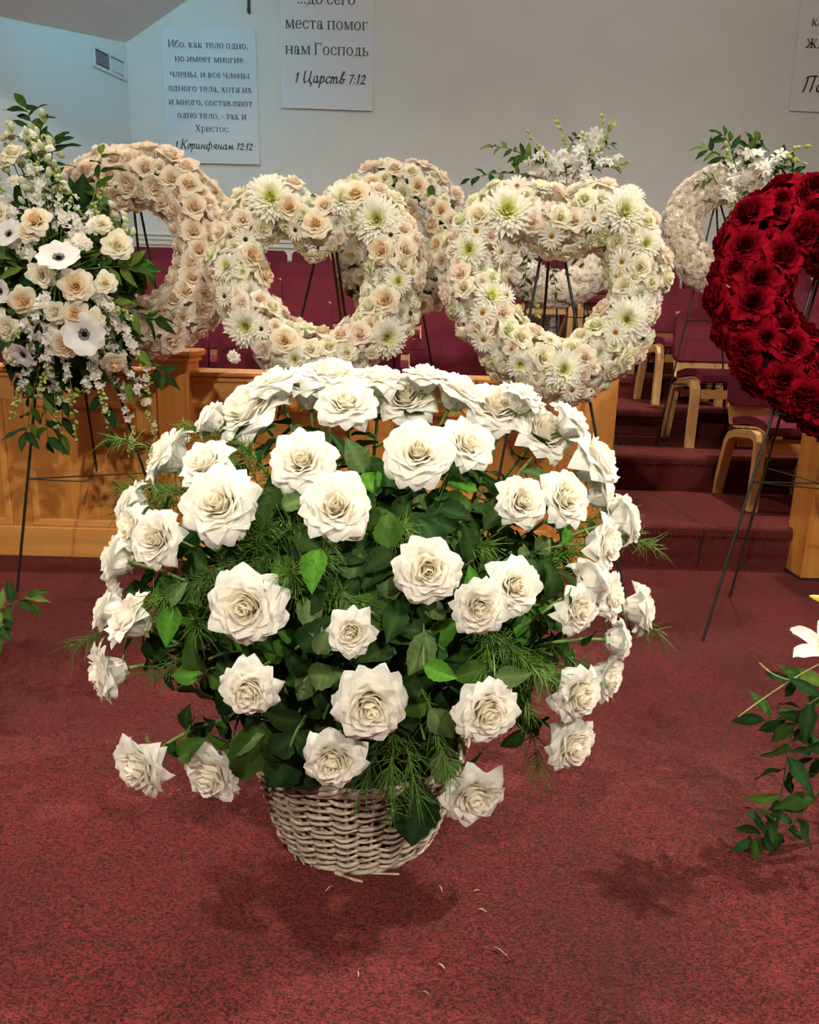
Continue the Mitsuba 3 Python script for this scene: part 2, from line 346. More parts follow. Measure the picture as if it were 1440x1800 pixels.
def orchid(seed):
    rng = np.random.default_rng(seed); P = []
    for k in range(5):
        p, f, vv = petal(k * 2 * np.pi / 5 + rng.uniform(-.1, .1), .9, rng, 5, 5, 1, W=.17 if k in (1, 4) else .12, L=.46, r0=.02, b0=40, b1=-12, roll=.2, point=1, wave=.6)
        P.append((p, f, np.tile((.93, .93, .90), (len(p), 1)) * (.9 + .1 * vv)))
    p, f, vv = petal(-math.pi / 2, .6, rng, 5, 4, 1, W=.13, L=.26, r0=.0, b0=80, b1=10, roll=.3, point=0)
    P.append((p, f, np.array((.80, .86, .55)) * (1 - vv) + np.array((.93, .92, .84)) * vv))
    return norm_size([join(P)])[0]

def leaf(seed, width=.56, green=(.05, .13, .03), pale=(.14, .24, .07), droop=.5, fold=.35, serrate=.05, pointed=1.0, nl=13):
    """A leaf of length 1 lying along +x from its stalk at the origin, its upper side towards +z."""
    rng = np.random.default_rng(seed); s = np.linspace(0, 1, nl)
    prof = (np.sin(np.pi * s ** .85) ** .8) * (1 - .35 * pointed * s ** 2) ; prof[0] = .04; prof[-1] = 0.01
    cols = np.array([-1, -.55, -.07, .07, .55, 1.0])
    wob = rng.uniform(-.06, .06, nl)
    w = width / 2 * prof / prof.max()
    zig = np.where(np.arange(nl) % 2, 1 + serrate, 1 - serrate)
    y = cols[:, None] * w[None] * np.where(np.abs(cols)[:, None] > .9, zig[None], 1)
    bend = droop * rng.uniform(.5, 1.4)
    th = -bend * s; x = np.concatenate([[0], np.cumsum(np.cos(th[1:]))]) / (nl - 1); z = np.concatenate([[0], np.cumsum(np.sin(th[1:]))]) / (nl - 1)
    xx = np.repeat(x[None], 6, 0) + 0 * y
    zz = z[None] + fold * np.abs(y) + .05 * np.sin(s * 9 + rng.uniform(0, 6))[None] * np.sign(cols)[:, None] * np.abs(cols)[:, None] ** 2 * rng.uniform(.3, 1)
    vein = (np.abs(cols) < .1)[:, None] + 0 * y
    rib = (.5 + .5 * np.sin(s * 40)[None]) * (np.abs(cols) > .3)[:, None] * .35
    g = np.array(green) * rng.uniform(.75, 1.3); q = np.array(pale) * rng.uniform(.8, 1.25)
    k = np.clip(.75 * vein + rib, 0, 1)[..., None]
    return np.stack([xx, y, zz], -1).reshape(-1, 3), grid_faces(6, nl), (g * (1 - k) + q * k).reshape(-1, 3)

# ---- kinds used many times: groups that instances refer to
KINDS = {}
def kind(name, variants):
    """variants: a list of {child: (verts, faces, colours, material)}"""
    KINDS[name] = []
    for i, ch in enumerate(variants):
        g = f'kind_{name}_{i}'
        scene[g] = {'type': 'shapegroup', **{k: mikit.ply((p, f), m, smooth=True, color=np.clip(c, 0, 1)) for k, (p, f, c, m) in ch.items()}}
        KINDS[name].append(g)
def one(x, m='petal'): return {'bloom': (*x, m)}
CREAM, IVORY, WHITE = (.95, .90, .72), (.95, .93, .80), (.94, .93, .89)
BLUSH, PEACH, GREENISH = (.95, .84, .70), (.94, .76, .50), (.86, .89, .62)
kind('ivory_rose', [one(small_rose(10 + i, CREAM, IVORY, n=28, op=o)) for i, o in enumerate((.7, .8, .88))] + [one(small_rose(14, BLUSH, (.95, .88, .79), n=28, op=.75)), one(small_rose(15, BLUSH, (.95, .87, .77), n=28, op=.65)), one(small_rose(16, GREENISH, (.94, .94, .80), n=28, op=.8))])
kind('garden_rose', [one(small_rose(20 + i, PEACH, (.95, .91, .79), n=34, op=o)) for i, o in enumerate((.82, .9))])
kind('blush_rose', [one(small_rose(30 + i, (.96, .83, .68), (.96, .89, .78), n=28, op=o)) for i, o in enumerate((.5, .6, .72, .55))])
kind('red_rose', [one(small_rose(40 + i, (.10, .002, .008), (.30, .005, .017), n=48, nu=8, nv=6, op=o, wave=1.8, roll=1.1), 'velvet') for i, o in enumerate((.74, .84, .9, .8))])
kind('chrysanthemum', [one(chrysanthemum(50)), one(chrysanthemum(51)), one(chrysanthemum(52, mid=(.92, .93, .58), heart=(.82, .85, .26)))])
kind('pompon', [one(chrysanthemum(55, mid=(.92, .92, .84), heart=(.88, .90, .66))), one(chrysanthemum(56, mid=(.92, .92, .84), heart=(.80, .84, .5)))])
kind('gerbera', [{'petals': (*a, 'petal'), 'centre': (*b, 'petal')} for a, b in (gerbera(60), gerbera(61), gerbera(62))])
kind('dark_gerbera', [{'petals': (*a, 'petal'), 'centre': (*b, 'petal')} for a, b in (gerbera(63, eye=(.16, .12, .05), dark=(.03, .025, .02)), gerbera(64, eye=(.2, .15, .06), dark=(.03, .025, .02)))])
kind('white_carnation', [one(carnation(70 + i, (.96, .945, .90), (.94, .90, .82))) for i in range(3)])
kind('cream_carnation', [one(carnation(75 + i, (.95, .925, .87), (.92, .86, .75))) for i in range(3)])
kind('anemone', [{'petals': (*a, 'petal'), 'centre': (*b, 'petal')} for a, b in (anemone(80), anemone(81))])
kind('orchid', [one(orchid(85 + i)) for i in range(3)])
kind('green_bud', [one(bud((.30, .42, .08), (.72, .78, .34)))])
kind('white_bud', [one(bud((.35, .45, .15), (.93, .91, .82)))])
DG, MG, LG = (.013, .035, .009), (.030, .068, .011), (.08, .13, .022)
kind('rose_leaf', [one(leaf(100 + i, .62, g, tuple(np.array(g) * 1.9 + .012), .6), 'leafskin') for i, g in enumerate((DG, DG, MG, (.022, .048, .012), (.018, .042, .008), (.075, .125, .04), (.05, .15, .015)))])
kind('ruscus_leaf', [one(leaf(120 + i, .36, g, tuple(np.array(g) * 1.7 + .01), .5, .25, 0, 1.3, 9), 'leafskin') for i, g in enumerate((DG, (.013, .04, .013), MG, LG))])
kind('tiny_leaf', [one(leaf(130 + i, .45, g, tuple(np.array(g) * 1.7 + .01), .4, .2, 0, 1.0, 7), 'leafskin') for i, g in enumerate((DG, MG, LG))])
def pick(name, rng): return KINDS[name][int(rng.integers(len(KINDS[name])))]
# ---------------------------------------------------------------- the room
YW, YN = 8.3, 5.2                                 # back wall of the platform, line where the hall's high ceiling begins
STEP_Y = [3.71, 4.56, 5.41, 6.26, 7.11]; STEP_Z = [.225, .445, .64, .82, 1.0]
_c = at(222, 75, YW); _e = at(330, 0, YW)
SL = (_e[2] - _c[2]) / (_e[0] - _c[0])            # pitch of the sloping ceiling
XL, ZL, XR, ZT = _c[0], _c[2], 6.6, 5.2
SPLAY = math.tan(math.radians(18.5))
XLN = XL - SPLAY * (YW - YN); XRN = XR + SPLAY * (YW - YN)
def ceil_z(x): return min(ZT, ZL + SL * (x - XL), ZL + SL * (XR - x))
struct('floor', box(-7, 8.6, -10, YW + .2, -.1, 0), 'carpet', 'dark red carpeted floor in front of the platform')
def slab(poly, d=(0, .1, 0)):
    """A flat convex polygon given thickness along d."""
    p = np.array(poly, float); return trimesh.Trimesh(np.vstack([p, p + np.array(d)])).convex_hull
xk0, xk1 = XL + (ZT - ZL) / SL, XR - (ZT - ZL) / SL
struct('wall_back', slab([(XL - .1, YW, 0), (XL - .1, YW, ZL - .1 * SL), (xk0, YW, ZT), (xk1, YW, ZT), (XR + .1, YW, ZL - .1 * SL), (XR + .1, YW, 0)]), 'wall_paint', 'pale grey back wall behind the choir chairs')
def side_wall(x0, x1, s):
    return slab([(x0, YW, 0), (x0, YW, ceil_z(x0)), (x1, YN, ceil_z(x1)), (x1, YN, 0)], (s * .1, 0, 0))
struct('wall_left', side_wall(XL, XLN, -1), 'wall_paint', 'left wall of the platform turned slightly towards the hall, in cyan light')
struct('wall_right', side_wall(XR, XRN, 1), 'wall_paint', 'right wall of the platform')
struct('ceiling', cat(slab([(XL, YW, ZL), (xk0, YW, ZT), (xk0, YN, ZT), (XLN, YN, ceil_z(XLN)), (XL - .02, YW, ZL)], (0, 0, .1)),
                      slab([(XR, YW, ZL), (xk1, YW, ZT), (xk1, YN, ZT), (XRN, YN, ceil_z(XRN))], (0, 0, .1)),
                      slab([(xk0, YW, ZT), (xk1, YW, ZT), (xk1, YN, ZT), (xk0, YN, ZT)], (0, 0, .1)),
                      slab([(-7, YN, ZT), (8.5, YN, ZT), (8.5, -10, ZT), (-7, -10, ZT)], (0, 0, .1))), 'ceiling_paint', 'sloping stippled ceiling over the platform corner')
struct('wall_front_left', cat(slab([(XLN, YN, 0), (-7, YN, 0), (-7, YN, ZT), (XLN, YN, ZT)]), slab([(XLN, YN, ceil_z(XLN)), (XLN, YN, ZT), (xk0, YN, ZT)])), 'wall_paint', 'wall beside the platform on the left')
struct('wall_front_right', cat(slab([(XRN, YN, 0), (8.5, YN, 0), (8.5, YN, ZT), (XRN, YN, ZT)]), slab([(XRN, YN, ceil_z(XRN)), (XRN, YN, ZT), (xk1, YN, ZT)])), 'wall_paint', 'wall beside the platform on the right')
struct('wall_hall_left', box(-7.1, -7, -10, YN, 0, ZT), 'wall_paint', 'left wall of the hall')
struct('wall_hall_right', box(8.5, 8.6, -10, YN, 0, ZT), 'wall_paint', 'right wall of the hall')
struct('wall_hall_end', box(-7, 8.5, -10.1, -10, 0, ZT), 'wall_paint', 'end wall of the hall behind the camera')

# carpeted tiers, each with a rounded nosing
def tier(y0, y1, z0, z1, x0, x1):
    r = .025; pr = [(y0 + .012, z0), (y0 + .012, z1 - .07), (y0 - .004, z1 - .05)]
    pr += [(y0 + r - .004 - r * math.cos(a), z1 - r + r * math.sin(a)) for a in np.linspace(0, math.pi / 2, 6)]
    pr += [(y1, z1), (y1, z0)]
    m = trimesh.creation.extrude_polygon(Polygon(pr), x1 - x0)
    return m.apply_transform(np.array([[0, 0, 1, x0], [1, 0, 0, 0], [0, 1, 0, 0], [0, 0, 0, 1.0]]))
for i, (y, z) in enumerate(zip(STEP_Y, STEP_Z)):
    nm = numbered('platform_step')
    scene[nm] = mikit.ply(tier(y, STEP_Y[i + 1] + .03 if i < 4 else YW, 0 if i == 0 else STEP_Z[i - 1] - .01, z, -5.2, 7.2), 'carpet', smooth=35)
    tag(nm, ('lowest', 'second', 'third', 'fourth', 'topmost')[i] + ' carpeted tier of the choir platform', kind='structure')
_a, _b = atz(1145, 866, STEP_Z[0]), atz(1229, 920, STEP_Z[0])
put('platform_step__seam', tube([_a + [0, 0, .001], _b + [0, 0, .001], [_b[0], STEP_Y[0] - .005, STEP_Z[0] - .02], [_b[0], STEP_Y[0] + .010, .10], [_b[0], STEP_Y[0] + .010, .0]], .003, 4), 'dark_gap')

# mouldings on the back wall
rail_z = at(743, 430, YW)[2]
rail = cat(box(XL, XR, YW - .035, YW, rail_z - .03, rail_z + .012, .006), box(XL, XR, YW - .05, YW, rail_z + .012, rail_z + .035, .008), box(XL, XR, YW - .022, YW, rail_z - .075, rail_z - .03, .004))
struct('trim_1', rail, 'trim_paint', 'painted chair rail along the back wall')
k = 0
for x in np.arange(XL + .12, XR - .9, 1.12):
    zt, zb, xa, xb = rail_z - .17, STEP_Z[4] + .2, x, x + .96
    m = cat(box(xa, xb, YW - .02, YW, zt - .035, zt, .006), box(xa, xb, YW - .02, YW, zb, zb + .035, .006), box(xa, xa + .035, YW - .02, YW, zb, zt, .006), box(xb - .035, xb, YW - .02, YW, zb, zt, .006))
    k += 1; struct(f'trim_{k + 1}', m, 'trim_paint', 'painted panel moulding below the chair rail')
# the vent, on the left wall
nl = unit([1, -0.0, 0]); wl = unit([-SPLAY, -1, 0]); nl = unit(np.cross(wl, (0, 0, 1))); nl = nl if nl[0] > 0 else -nl
C0 = np.array([XL, YW, 0.0])
p00, p10, p01 = (on_plane(x, y, C0, nl) for x, y in ((163, 117), (221, 137), (163, 78)))
vw, vh = abs(np.dot(p10 - p00, wl)), p01[2] - p00[2]
Vt = np.eye(4); Vt[:3, 0] = -wl; Vt[:3, 1] = (0, 0, 1); Vt[:3, 2] = np.cross(-wl, (0, 0, 1)); Vt[:3, 3] = p00
if np.dot(Vt[:3, 2], nl) < 0: Vt[:3, 0] *= -1; Vt[:3, 2] *= -1; Vt[:3, 3] = p10 * [1, 1, 0] + [0, 0, p00[2]]
VM = T(Vt)
fr = cat(box(0, vw, 0, .03, 0, .02, .004), box(0, vw, vh - .03, vh, 0, .02, .004), box(0, .03, 0, vh, 0, .02, .004), box(vw - .03, vw, 0, vh, 0, .02, .004), box(vw * .5 - .01, vw * .5 + .01, 0, vh, 0, .02, .003))
scene['air_vent__frame'] = mikit.ply(fr, 'vent_metal', to_world=VM)
scene['air_vent__duct_shade'] = mikit.ply(box(.02, vw - .02, .02, vh - .02, .0005, .003), 'dark_gap', to_world=VM)  # thin dark sheet standing for the shade inside the duct
for i in range(9):
    y = .04 + (vh - .08) * (i + .5) / 9
    for xa, xb, tl in ((.03, vw * .5 - .01, 1.45), (vw * .5 + .01, vw - .03, .25)):
        b = box(xa, xb, -.008, .008, -.001, .001); b.apply_transform(trimesh.transformations.rotation_matrix(tl, [1, 0, 0])); b.apply_translation([0, y, .010])
        put('air_vent__louvre', b, 'vent_metal', to_world=VM)
tag('air_vent', 'rectangular metal air vent high on the cyan-lit left wall by the corner', 'air vent')
h = at(438, 0, YW)
put('wall_hook', cat(box(h[0] - .012, h[0] + .012, YW - .03, YW, h[2] - .12, h[2] + .06, .004), box(h[0] - .012, h[0] + .012, YW - .05, YW - .028, h[2] - .12, h[2] - .08, .004)), 'black_metal')
tag('wall_hook', 'small dark hook on the back wall left of the middle banner', 'hook')

# ---------------------------------------------------------------- the wooden pony walls
PY, PZ = 3.61, .937
def panel_wall(name, x0, x1, y, label, panels):
    scene[name + '__board'] = mikit.ply(box(x0, x1, y + .012, y + .14, 0, PZ - .05), 'oak'); tag(name, label, 'partition')
    scene[name + '__cap'] = mikit.ply(cat(box(x0 - .01, x1 + .01, y - .035, y + .18, PZ - .028, PZ, .008), box(x0, x1, y - .012, y + .15, PZ - .055, PZ - .028, .006)), 'oak_rail', smooth=20)
    scene[name + '__base_rail'] = mikit.ply(box(x0, x1, y - .012, y + .05, .0, .155, .006), 'oak_rail')
    scene[name + '__top_rail'] = mikit.ply(box(x0, x1, y, y + .05, PZ - .16, PZ - .05, .003), 'oak_rail')
    for a, b in panels:
        put(name + '__stile', box(a - .09, a, y, y + .05, .155, PZ - .16, .003), 'oak')
        z0, z1 = .175, PZ - .175
        fr = cat(box(a, b, y - .004, y + .03, z0 - .02, z0 + .02, .008), box(a, b, y - .004, y + .03, z1 - .02, z1 + .02, .008), box(a, a + .035, y - .004, y + .03, z0, z1, .008), box(b - .035, b, y - .004, y + .03, z0, z1, .008))
        put(name + '__moulding', fr, 'oak_rail')
        put(name + '__panel', box(a + .03, b - .03, y + .008, y + .03, z0 + .01, z1 - .01, .004), 'oak')
    put(name + '__stile', box(panels[-1][1], x1, y, y + .05, .155, PZ - .16, .003), 'oak')
xp = at(308, 700, PY)[0]; xs = at(47, 800, PY)[0]
panel_wall('platform_partition', -3.9, xp - .06, PY, 'golden oak panelled half wall behind the tall white flower spray on the left', [(xs - 1.6, xs - .1), (xs, xp - .16)])
x_end = at(1052, 730, PY)[0]
panel_wall('platform_partition_001', xp + .06, x_end - .07, PY + .03, 'golden oak half wall between the two posts behind the basket of white roses', [(xp + .15, xp + .95), (xp + 1.04, x_end - .17)])
x_r = at(1418, 960, PY)[0]
panel_wall('platform_partition_002', x_r + .14, 4.6, PY, 'golden oak half wall right of the steps at the right edge', [(x_r + .25, x_r + 1.2), (x_r + 1.3, 4.4)])
def post(x, h, label, w=.15):
    n = numbered('newel_post')
    scene[n + '__shaft'] = mikit.ply(box(x - w / 2, x + w / 2, PY - .04, PY + .16, 0, h - .03, .006), 'oak')
    scene[n + '__cap'] = mikit.ply(cat(box(x - w / 2 - .03, x + w / 2 + .03, PY - .07, PY + .19, h - .035, h, .01), box(x - w / 2 - .012, x + w / 2 + .012, PY - .052, PY + .172, h - .06, h - .035, .006)), 'oak_rail', smooth=20)
    scene[n + '__foot'] = mikit.ply(box(x - w / 2 - .008, x + w / 2 + .008, PY - .048, PY + .168, 0, .012), 'black_metal')
    tag(n, label, 'post')
post(xp, at(310, 614, PY - .07)[2], 'square oak post with a cap under the blush rose ring')
post(x_end, at(310, 614, PY - .07)[2], 'oak post left of the carpeted steps, below the heart with yellow-eyed daisies')
post(x_r + .06, at(310, 614, PY - .07)[2], 'oak post at the right edge below the red rose heart', .17)

# ---------------------------------------------------------------- choir chairs
def rounded(w, h, r, n=5):
    return sbox(-w / 2 + r, r, w / 2 - r, h - r).buffer(r, quad_segs=n)
def chair_kind():
    """Parts of one chair, seat facing -y, standing at z = 0, its middle at x = 0."""
    P = {}
    W = .51
    def sheet(path, w, th):
        """A bent sheet across x following the (y, z) path."""
        p = np.array(path, float); d = np.gradient(p, axis=0); d /= np.linalg.norm(d, axis=1, keepdims=True); nn = np.stack([-d[:, 1], d[:, 0]], 1)
        poly = Polygon(np.vstack([p + nn * th / 2, (p - nn * th / 2)[::-1]])).buffer(0)
        m = trimesh.creation.extrude_polygon(poly, w)
        return m.apply_transform(np.array([[0, 0, 1, -w / 2], [1, 0, 0, 0], [0, 1, 0, 0], [0, 0, 0, 1.0]]))
    def spl(pts, n=20):
        pts = np.array(pts, float); c = CubicSpline(np.arange(len(pts)), pts); return c(np.linspace(0, len(pts) - 1, n))
    P['seat_shell'] = (sheet(spl([(-.25, .425), (-.10, .445), (.10, .425), (.19, .43)]), W - .07, .014), 'birch')
    P['back_shell'] = (sheet(spl([(.185, .43), (.225, .52), (.25, .66), (.285, .87)]), W - .03, .014), 'birch')
    P['seat_pad'] = (sheet(spl([(-.26, .44), (-.22, .468), (-.05, .480), (.12, .458), (.17, .452)]), W - .06, .045), 'fabric')
    pad = trimesh.creation.extrude_polygon(rounded(W, .335, .045), .045)
    pad.apply_transform(np.array([[1, 0, 0, 0], [0, 0, -1, 0], [0, 1, 0, 0], [0, 0, 0, 1.0]]))
    pad.apply_transform(trimesh.transformations.rotation_matrix(-.16, [1, 0, 0])); pad.apply_translation([0, .225, .535])
    P['back_pad'] = (pad, 'fabric')
    for i, s in enumerate((-1, 1)):
        x = s * (W / 2 - .018)
        path = [(-.235, 0), (-.235, .33), (-.228, .375), (-.205, .405), (-.16, .415), (.05, .395), (.13, .37), (.165, .33), (.26, .0)]
        line = LineString(path).buffer(.022, cap_style='flat', join_style='round')
        m = trimesh.creation.extrude_polygon(line, .052); m.apply_transform(np.array([[0, 0, 1, x - .026], [1, 0, 0, 0], [0, 1, 0, 0], [0, 0, 0, 1.0]]))
        P['side_frame' + ('_001' if i else '')] = (m, 'birch')
    P['front_rail'] = (box(-W / 2 + .06, W / 2 - .06, -.225, -.205, .315, .375, .004), 'birch')
    P['rear_rail'] = (box(-W / 2 + .06, W / 2 - .06, .14, .16, .30, .35, .004), 'birch')
    b = [trimesh.creation.cylinder(.011, .012, sections=10, transform=trimesh.transformations.rotation_matrix(math.pi / 2, [0, 1, 0])) for _ in range(2)]
    b[0].apply_translation([-W / 2 + .016, -.17, .40]); b[1].apply_translation([W / 2 - .016, -.17, .40])
    P['bolt'] = (cat(*b), 'black_metal')
    return P
CH = chair_kind()
scene['kind_chair'] = {'type': 'shapegroup', **{k: mikit.ply(m, b, smooth=30) for k, (m, b) in CH.items()}}
PITCHX = .565
ROWS = [('front row', -.05, 1.09, 1.84), ('second row', at(587, 600, 5.25)[0], 1.1, 1.77), ('third row', at(497, 560, 6.1)[0], 1.1, 1.79), ('fourth row', at(590, 520, 6.95)[0], 1.05, 1.82), ('back row', at(503, 480, 7.8)[0], 9, 9)]
place_words = {0: 'left', 1: 'right'}
for r, (rn, gap, lend, rstart) in enumerate(ROWS):
    yc = STEP_Y[r] + .57 + (.03 if r < 4 else .1); zc = STEP_Z[r]
    xmax = min(4.6, 2.75 * (yc / 4.2) * .62 + .9); xmin = -.62 * yc - .3
    xs_ = [gap + PITCHX * (q + .5) for q in range(-14, 20)]
    left = [x for x in xs_ if x + .27 < lend and x > xmin]
    right = [] if lend > 8 else [rstart + PITCHX * (q + .5) for q in range(6)]
    right = [x for x in right if x - .28 < .585 * yc]
    if lend > 8: left = [x for x in left if x - .28 < .585 * yc]
    for side, xs2 in (('left', left), ('right', right)):
        for q, x in enumerate(xs2):
            key = inst('choir_chair', 'kind_chair', T().translate([x, yc, zc + .001]))
            o = ('first', 'second', 'third', 'fourth', 'fifth', 'sixth', 'seventh', 'eighth', 'ninth', 'tenth', 'eleventh', 'twelfth', 'thirteenth', 'fourteenth', 'fifteenth', 'sixteenth', 'seventeenth', 'eighteenth')
            if lend > 8: where = f'{o[q]} from the left end'
            elif side == 'left': where = f'{o[len(xs2) - q - 1]} left of the aisle'
            else: where = f'{o[q]} right of the aisle'
            tag(key, f'burgundy padded choir chair, {rn}, {where}', 'chair', 'burgundy choir chairs on the tiers')
# ---------------------------------------------------------------- lettering for the banners
def ring(cx, cy, rx, ry, tx=.15, ty=.055, a0=None, a1=None):
    """A bowl with thick sides and thin top and foot; from a0 to a1 degrees where given."""
    e = lambda x, y: affinity.scale(Point(cx, cy).buffer(1, 16), x, y)
    s = e(rx, ry).difference(e(rx - tx, ry - ty))
    if a0 is not None:
        w = [(cx, cy)] + [(cx + 3 * math.cos(math.radians(a)), cy + 3 * math.sin(math.radians(a))) for a in np.linspace(a0, a1, 24)]
        s = s.intersection(Polygon(w).buffer(0))
    return s
TK, TN = .155, .058
def stem_(x, y0=0, y1=1, w=TK, foot=True, head=True):
    s = [sbox(x - w / 2, y0, x + w / 2, y1)]
    if foot: s.append(sbox(x - w / 2 - .10, y0, x + w / 2 + .10, y0 + TN))
    if head: s.append(sbox(x - w / 2 - .10, y1 - TN, x + w / 2 + .10, y1))
    return unary_union(s)
def bar(x0, x1, y, w=TN): return sbox(x0, y - w / 2, x1, y + w / 2)
def diag(x0, y0, x1, y1, w): 
    h = w / 2; return Polygon([(x0 - h, y0), (x0 + h, y0), (x1 + h, y1), (x1 - h, y1)])
def serif(x, y, w=.34): return sbox(x - w / 2, y - TN / 2 if y else 0, x + w / 2, y + TN / 2 if y else TN) if y < .9 else sbox(x - w / 2, y - TN, x + w / 2, y)
U = lambda *a: unary_union(list(a))
def blob(x, y, r=.085): return Point(x, y).buffer(r)
def wv(pts, w): return LineString(pts).buffer(w / 2, cap_style='flat')
SERIF = {
 'о': (1.08, lambda: ring(.54, .5, .45, .52)), 'с': (.95, lambda: U(ring(.52, .5, .43, .52, a0=38, a1=322), blob(.80, .76))),
 'е': (.98, lambda: U(ring(.52, .5, .43, .52, a0=0, a1=318), bar(.16, .94, .53))),
 'а': (.98, lambda: U(sbox(.60, .1, .755, .75), ring(.43, .66, .32, .36, .13, a0=0, a1=150), blob(.2, .72), ring(.40, .27, .30, .29, .13), sbox(.70, 0, .95, TN), sbox(.62, 0, .755, .2))),
 'б': (1.08, lambda: U(ring(.54, .48, .45, .50), wv([(.14, .5), (.16, .85), (.30, 1.12), (.6, 1.27), (.88, 1.36), (.92, 1.48)], .10), )),
 'в': (1.02, lambda: U(stem_(.25), ring(.45, .76, .36, .25, .14, a0=-90, a1=90), ring(.48, .27, .40, .28, .14, a0=-90, a1=90), bar(.25, .48, .52), bar(.25, .48, .97), bar(.25, .48, .03))),
 'г': (.88, lambda: U(stem_(.25), bar(.25, .78, .97), Polygon([(.70, 1), (.80, 1), (.80, .70), (.76, .70)]))),
 'д': (1.12, lambda: U(wv([(.30, .03), (.42, .5), (.46, .98)], TN + .02), bar(.36, .98, .97), sbox(.72, 0, .88, 1), bar(.06, 1.08, .03), Polygon([(.06, .05), (.13, .05), (.10, -.27), (.06, -.27)]), Polygon([(1.02, .05), (1.08, .05), (1.08, -.27), (1.04, -.27)]))),
 'ж': (1.5, lambda: U(stem_(.75), wv([(.80, .5), (1.05, .62), (1.22, .95)], .07), blob(1.24, .90, .08), Polygon([(.78, .55), (.92, .58), (1.38, 0), (1.18, 0)]), sbox(1.12, 0, 1.46, TN), wv([(.70, .5), (.45, .62), (.28, .95)], .07), blob(.26, .90, .08), Polygon([(.72, .55), (.58, .58), (.12, 0), (.32, 0)]), sbox(.04, 0, .38, TN))),
 'и': (1.22, lambda: U(stem_(.25), stem_(.97), diag(.28, .06, .94, .92, .10))),
 'к': (1.10, lambda: U(stem_(.25), wv([(.30, .5), (.58, .62), (.80, .95)], .07), blob(.82, .90, .08), Polygon([(.36, .55), (.50, .58), (.98, 0), (.78, 0)]), sbox(.70, 0, 1.06, TN))),
 'л': (1.14, lambda: U(stem_(.88), bar(.34, .9, .97), wv([(.46, .97), (.42, .5), (.30, .12), (.14, .06)], .08), blob(.13, .10, .08))),
 'м': (1.38, lambda: U(stem_(.22, w=.08), stem_(1.14), Polygon([(.16, 1), (.34, 1), (.72, .12), (.60, .0)]), diag(.64, .02, 1.08, 1, .08))),
 'н': (1.20, lambda: U(stem_(.25), stem_(.95), bar(.25, .95, .52))), 'п': (1.20, lambda: U(stem_(.25), stem_(.95), bar(.25, .95, .97))),
 'р': (1.12, lambda: U(stem_(.25, -.42, 1), ring(.56, .5, .45, .52, a0=-150, a1=150))),
 'т': (1.02, lambda: U(stem_(.51, head=False), bar(.06, .96, .97), Polygon([(.06, 1), (.14, 1), (.09, .70), (.06, .70)]), Polygon([(.96, 1), (.88, 1), (.93, .70), (.96, .70)]))),
 'х': (1.08, lambda: U(diag(.24, 1, .84, 0, .19), diag(.82, 1, .22, 0, .07), serif(.24, 1), serif(.84, 0), serif(.82, 1, .3), serif(.22, 0, .3))),
 'ч': (1.16, lambda: U(stem_(.92), stem_(.25, .55, 1, foot=False), wv([(.20, .62), (.30, .44), (.55, .40), (.92, .50)], .075))),
 'ы': (1.50, lambda: U(stem_(.25), ring(.48, .28, .38, .29, .14, a0=-90, a1=90), bar(.25, .5, .54), bar(.25, .5, .03), stem_(1.26))),
 'ь': (1.0, lambda: U(stem_(.25), ring(.48, .28, .40, .29, .14, a0=-90, a1=90), bar(.25, .5, .54), bar(.25, .5, .03))),
 'ю': (1.62, lambda: U(stem_(.25), bar(.25, .7, .52), ring(1.08, .5, .43, .52))),
 'я': (1.06, lambda: U(stem_(.80), ring(.50, .72, .34, .28, .14, a0=90, a1=270), bar(.48, .8, .97), bar(.48, .8, .47), wv([(.56, .47), (.34, .10), (.10, .05)], .11))),
 'И': (1.5, lambda: U(stem_(.27, 0, 1.42), stem_(1.23, 0, 1.42), diag(.32, .1, 1.18, 1.3, .11))),
 'Г': (1.15, lambda: U(stem_(.27, 0, 1.42), bar(.27, 1.02, 1.39), Polygon([(.93, 1.42), (1.04, 1.42), (1.04, 1.02), (.99, 1.02)]))),
 'Х': (1.4, lambda: U(diag(.30, 1.42, 1.10, 0, .22), diag(1.08, 1.42, .28, 0, .08), serif(.30, 1.42, .42), serif(1.10, 0, .42), serif(1.08, 1.42, .38), serif(.28, 0, .38))),
 ',': (.42, lambda: U(blob(.2, .08, .10), wv([(.27, .06), (.25, -.12), (.13, -.24)], .06))), '.': (.42, lambda: blob(.2, .08, .095)), '-': (.6, lambda: bar(.08, .52, .42, .09)), ' ': (.42, None),
}
def smooth_line(pts, n=10):
    p = np.array(pts, float)
    if len(p) < 3: return LineString(p)
    return LineString(CubicSpline(np.arange(len(p)), p)(np.linspace(0, len(p) - 1, n * (len(p) - 1))))
def brush(*lines, w=.17):
    """Strokes of a broad pen held aslant: thick on the way down, thin across."""
    out = []
    for l in lines:
        s = affinity.scale(smooth_line(l), 1, .55, origin=(0, 0)) if False else smooth_line(l)
        s = affinity.rotate(s, -35, origin=(0, 0)); s = affinity.scale(s, 1, 2.4, origin=(0, 0)).buffer(w / 2 * 1.1)
        out.append(affinity.rotate(affinity.scale(s, 1, 1 / 2.4, origin=(0, 0)), 35, origin=(0, 0)))
    return unary_union(out)
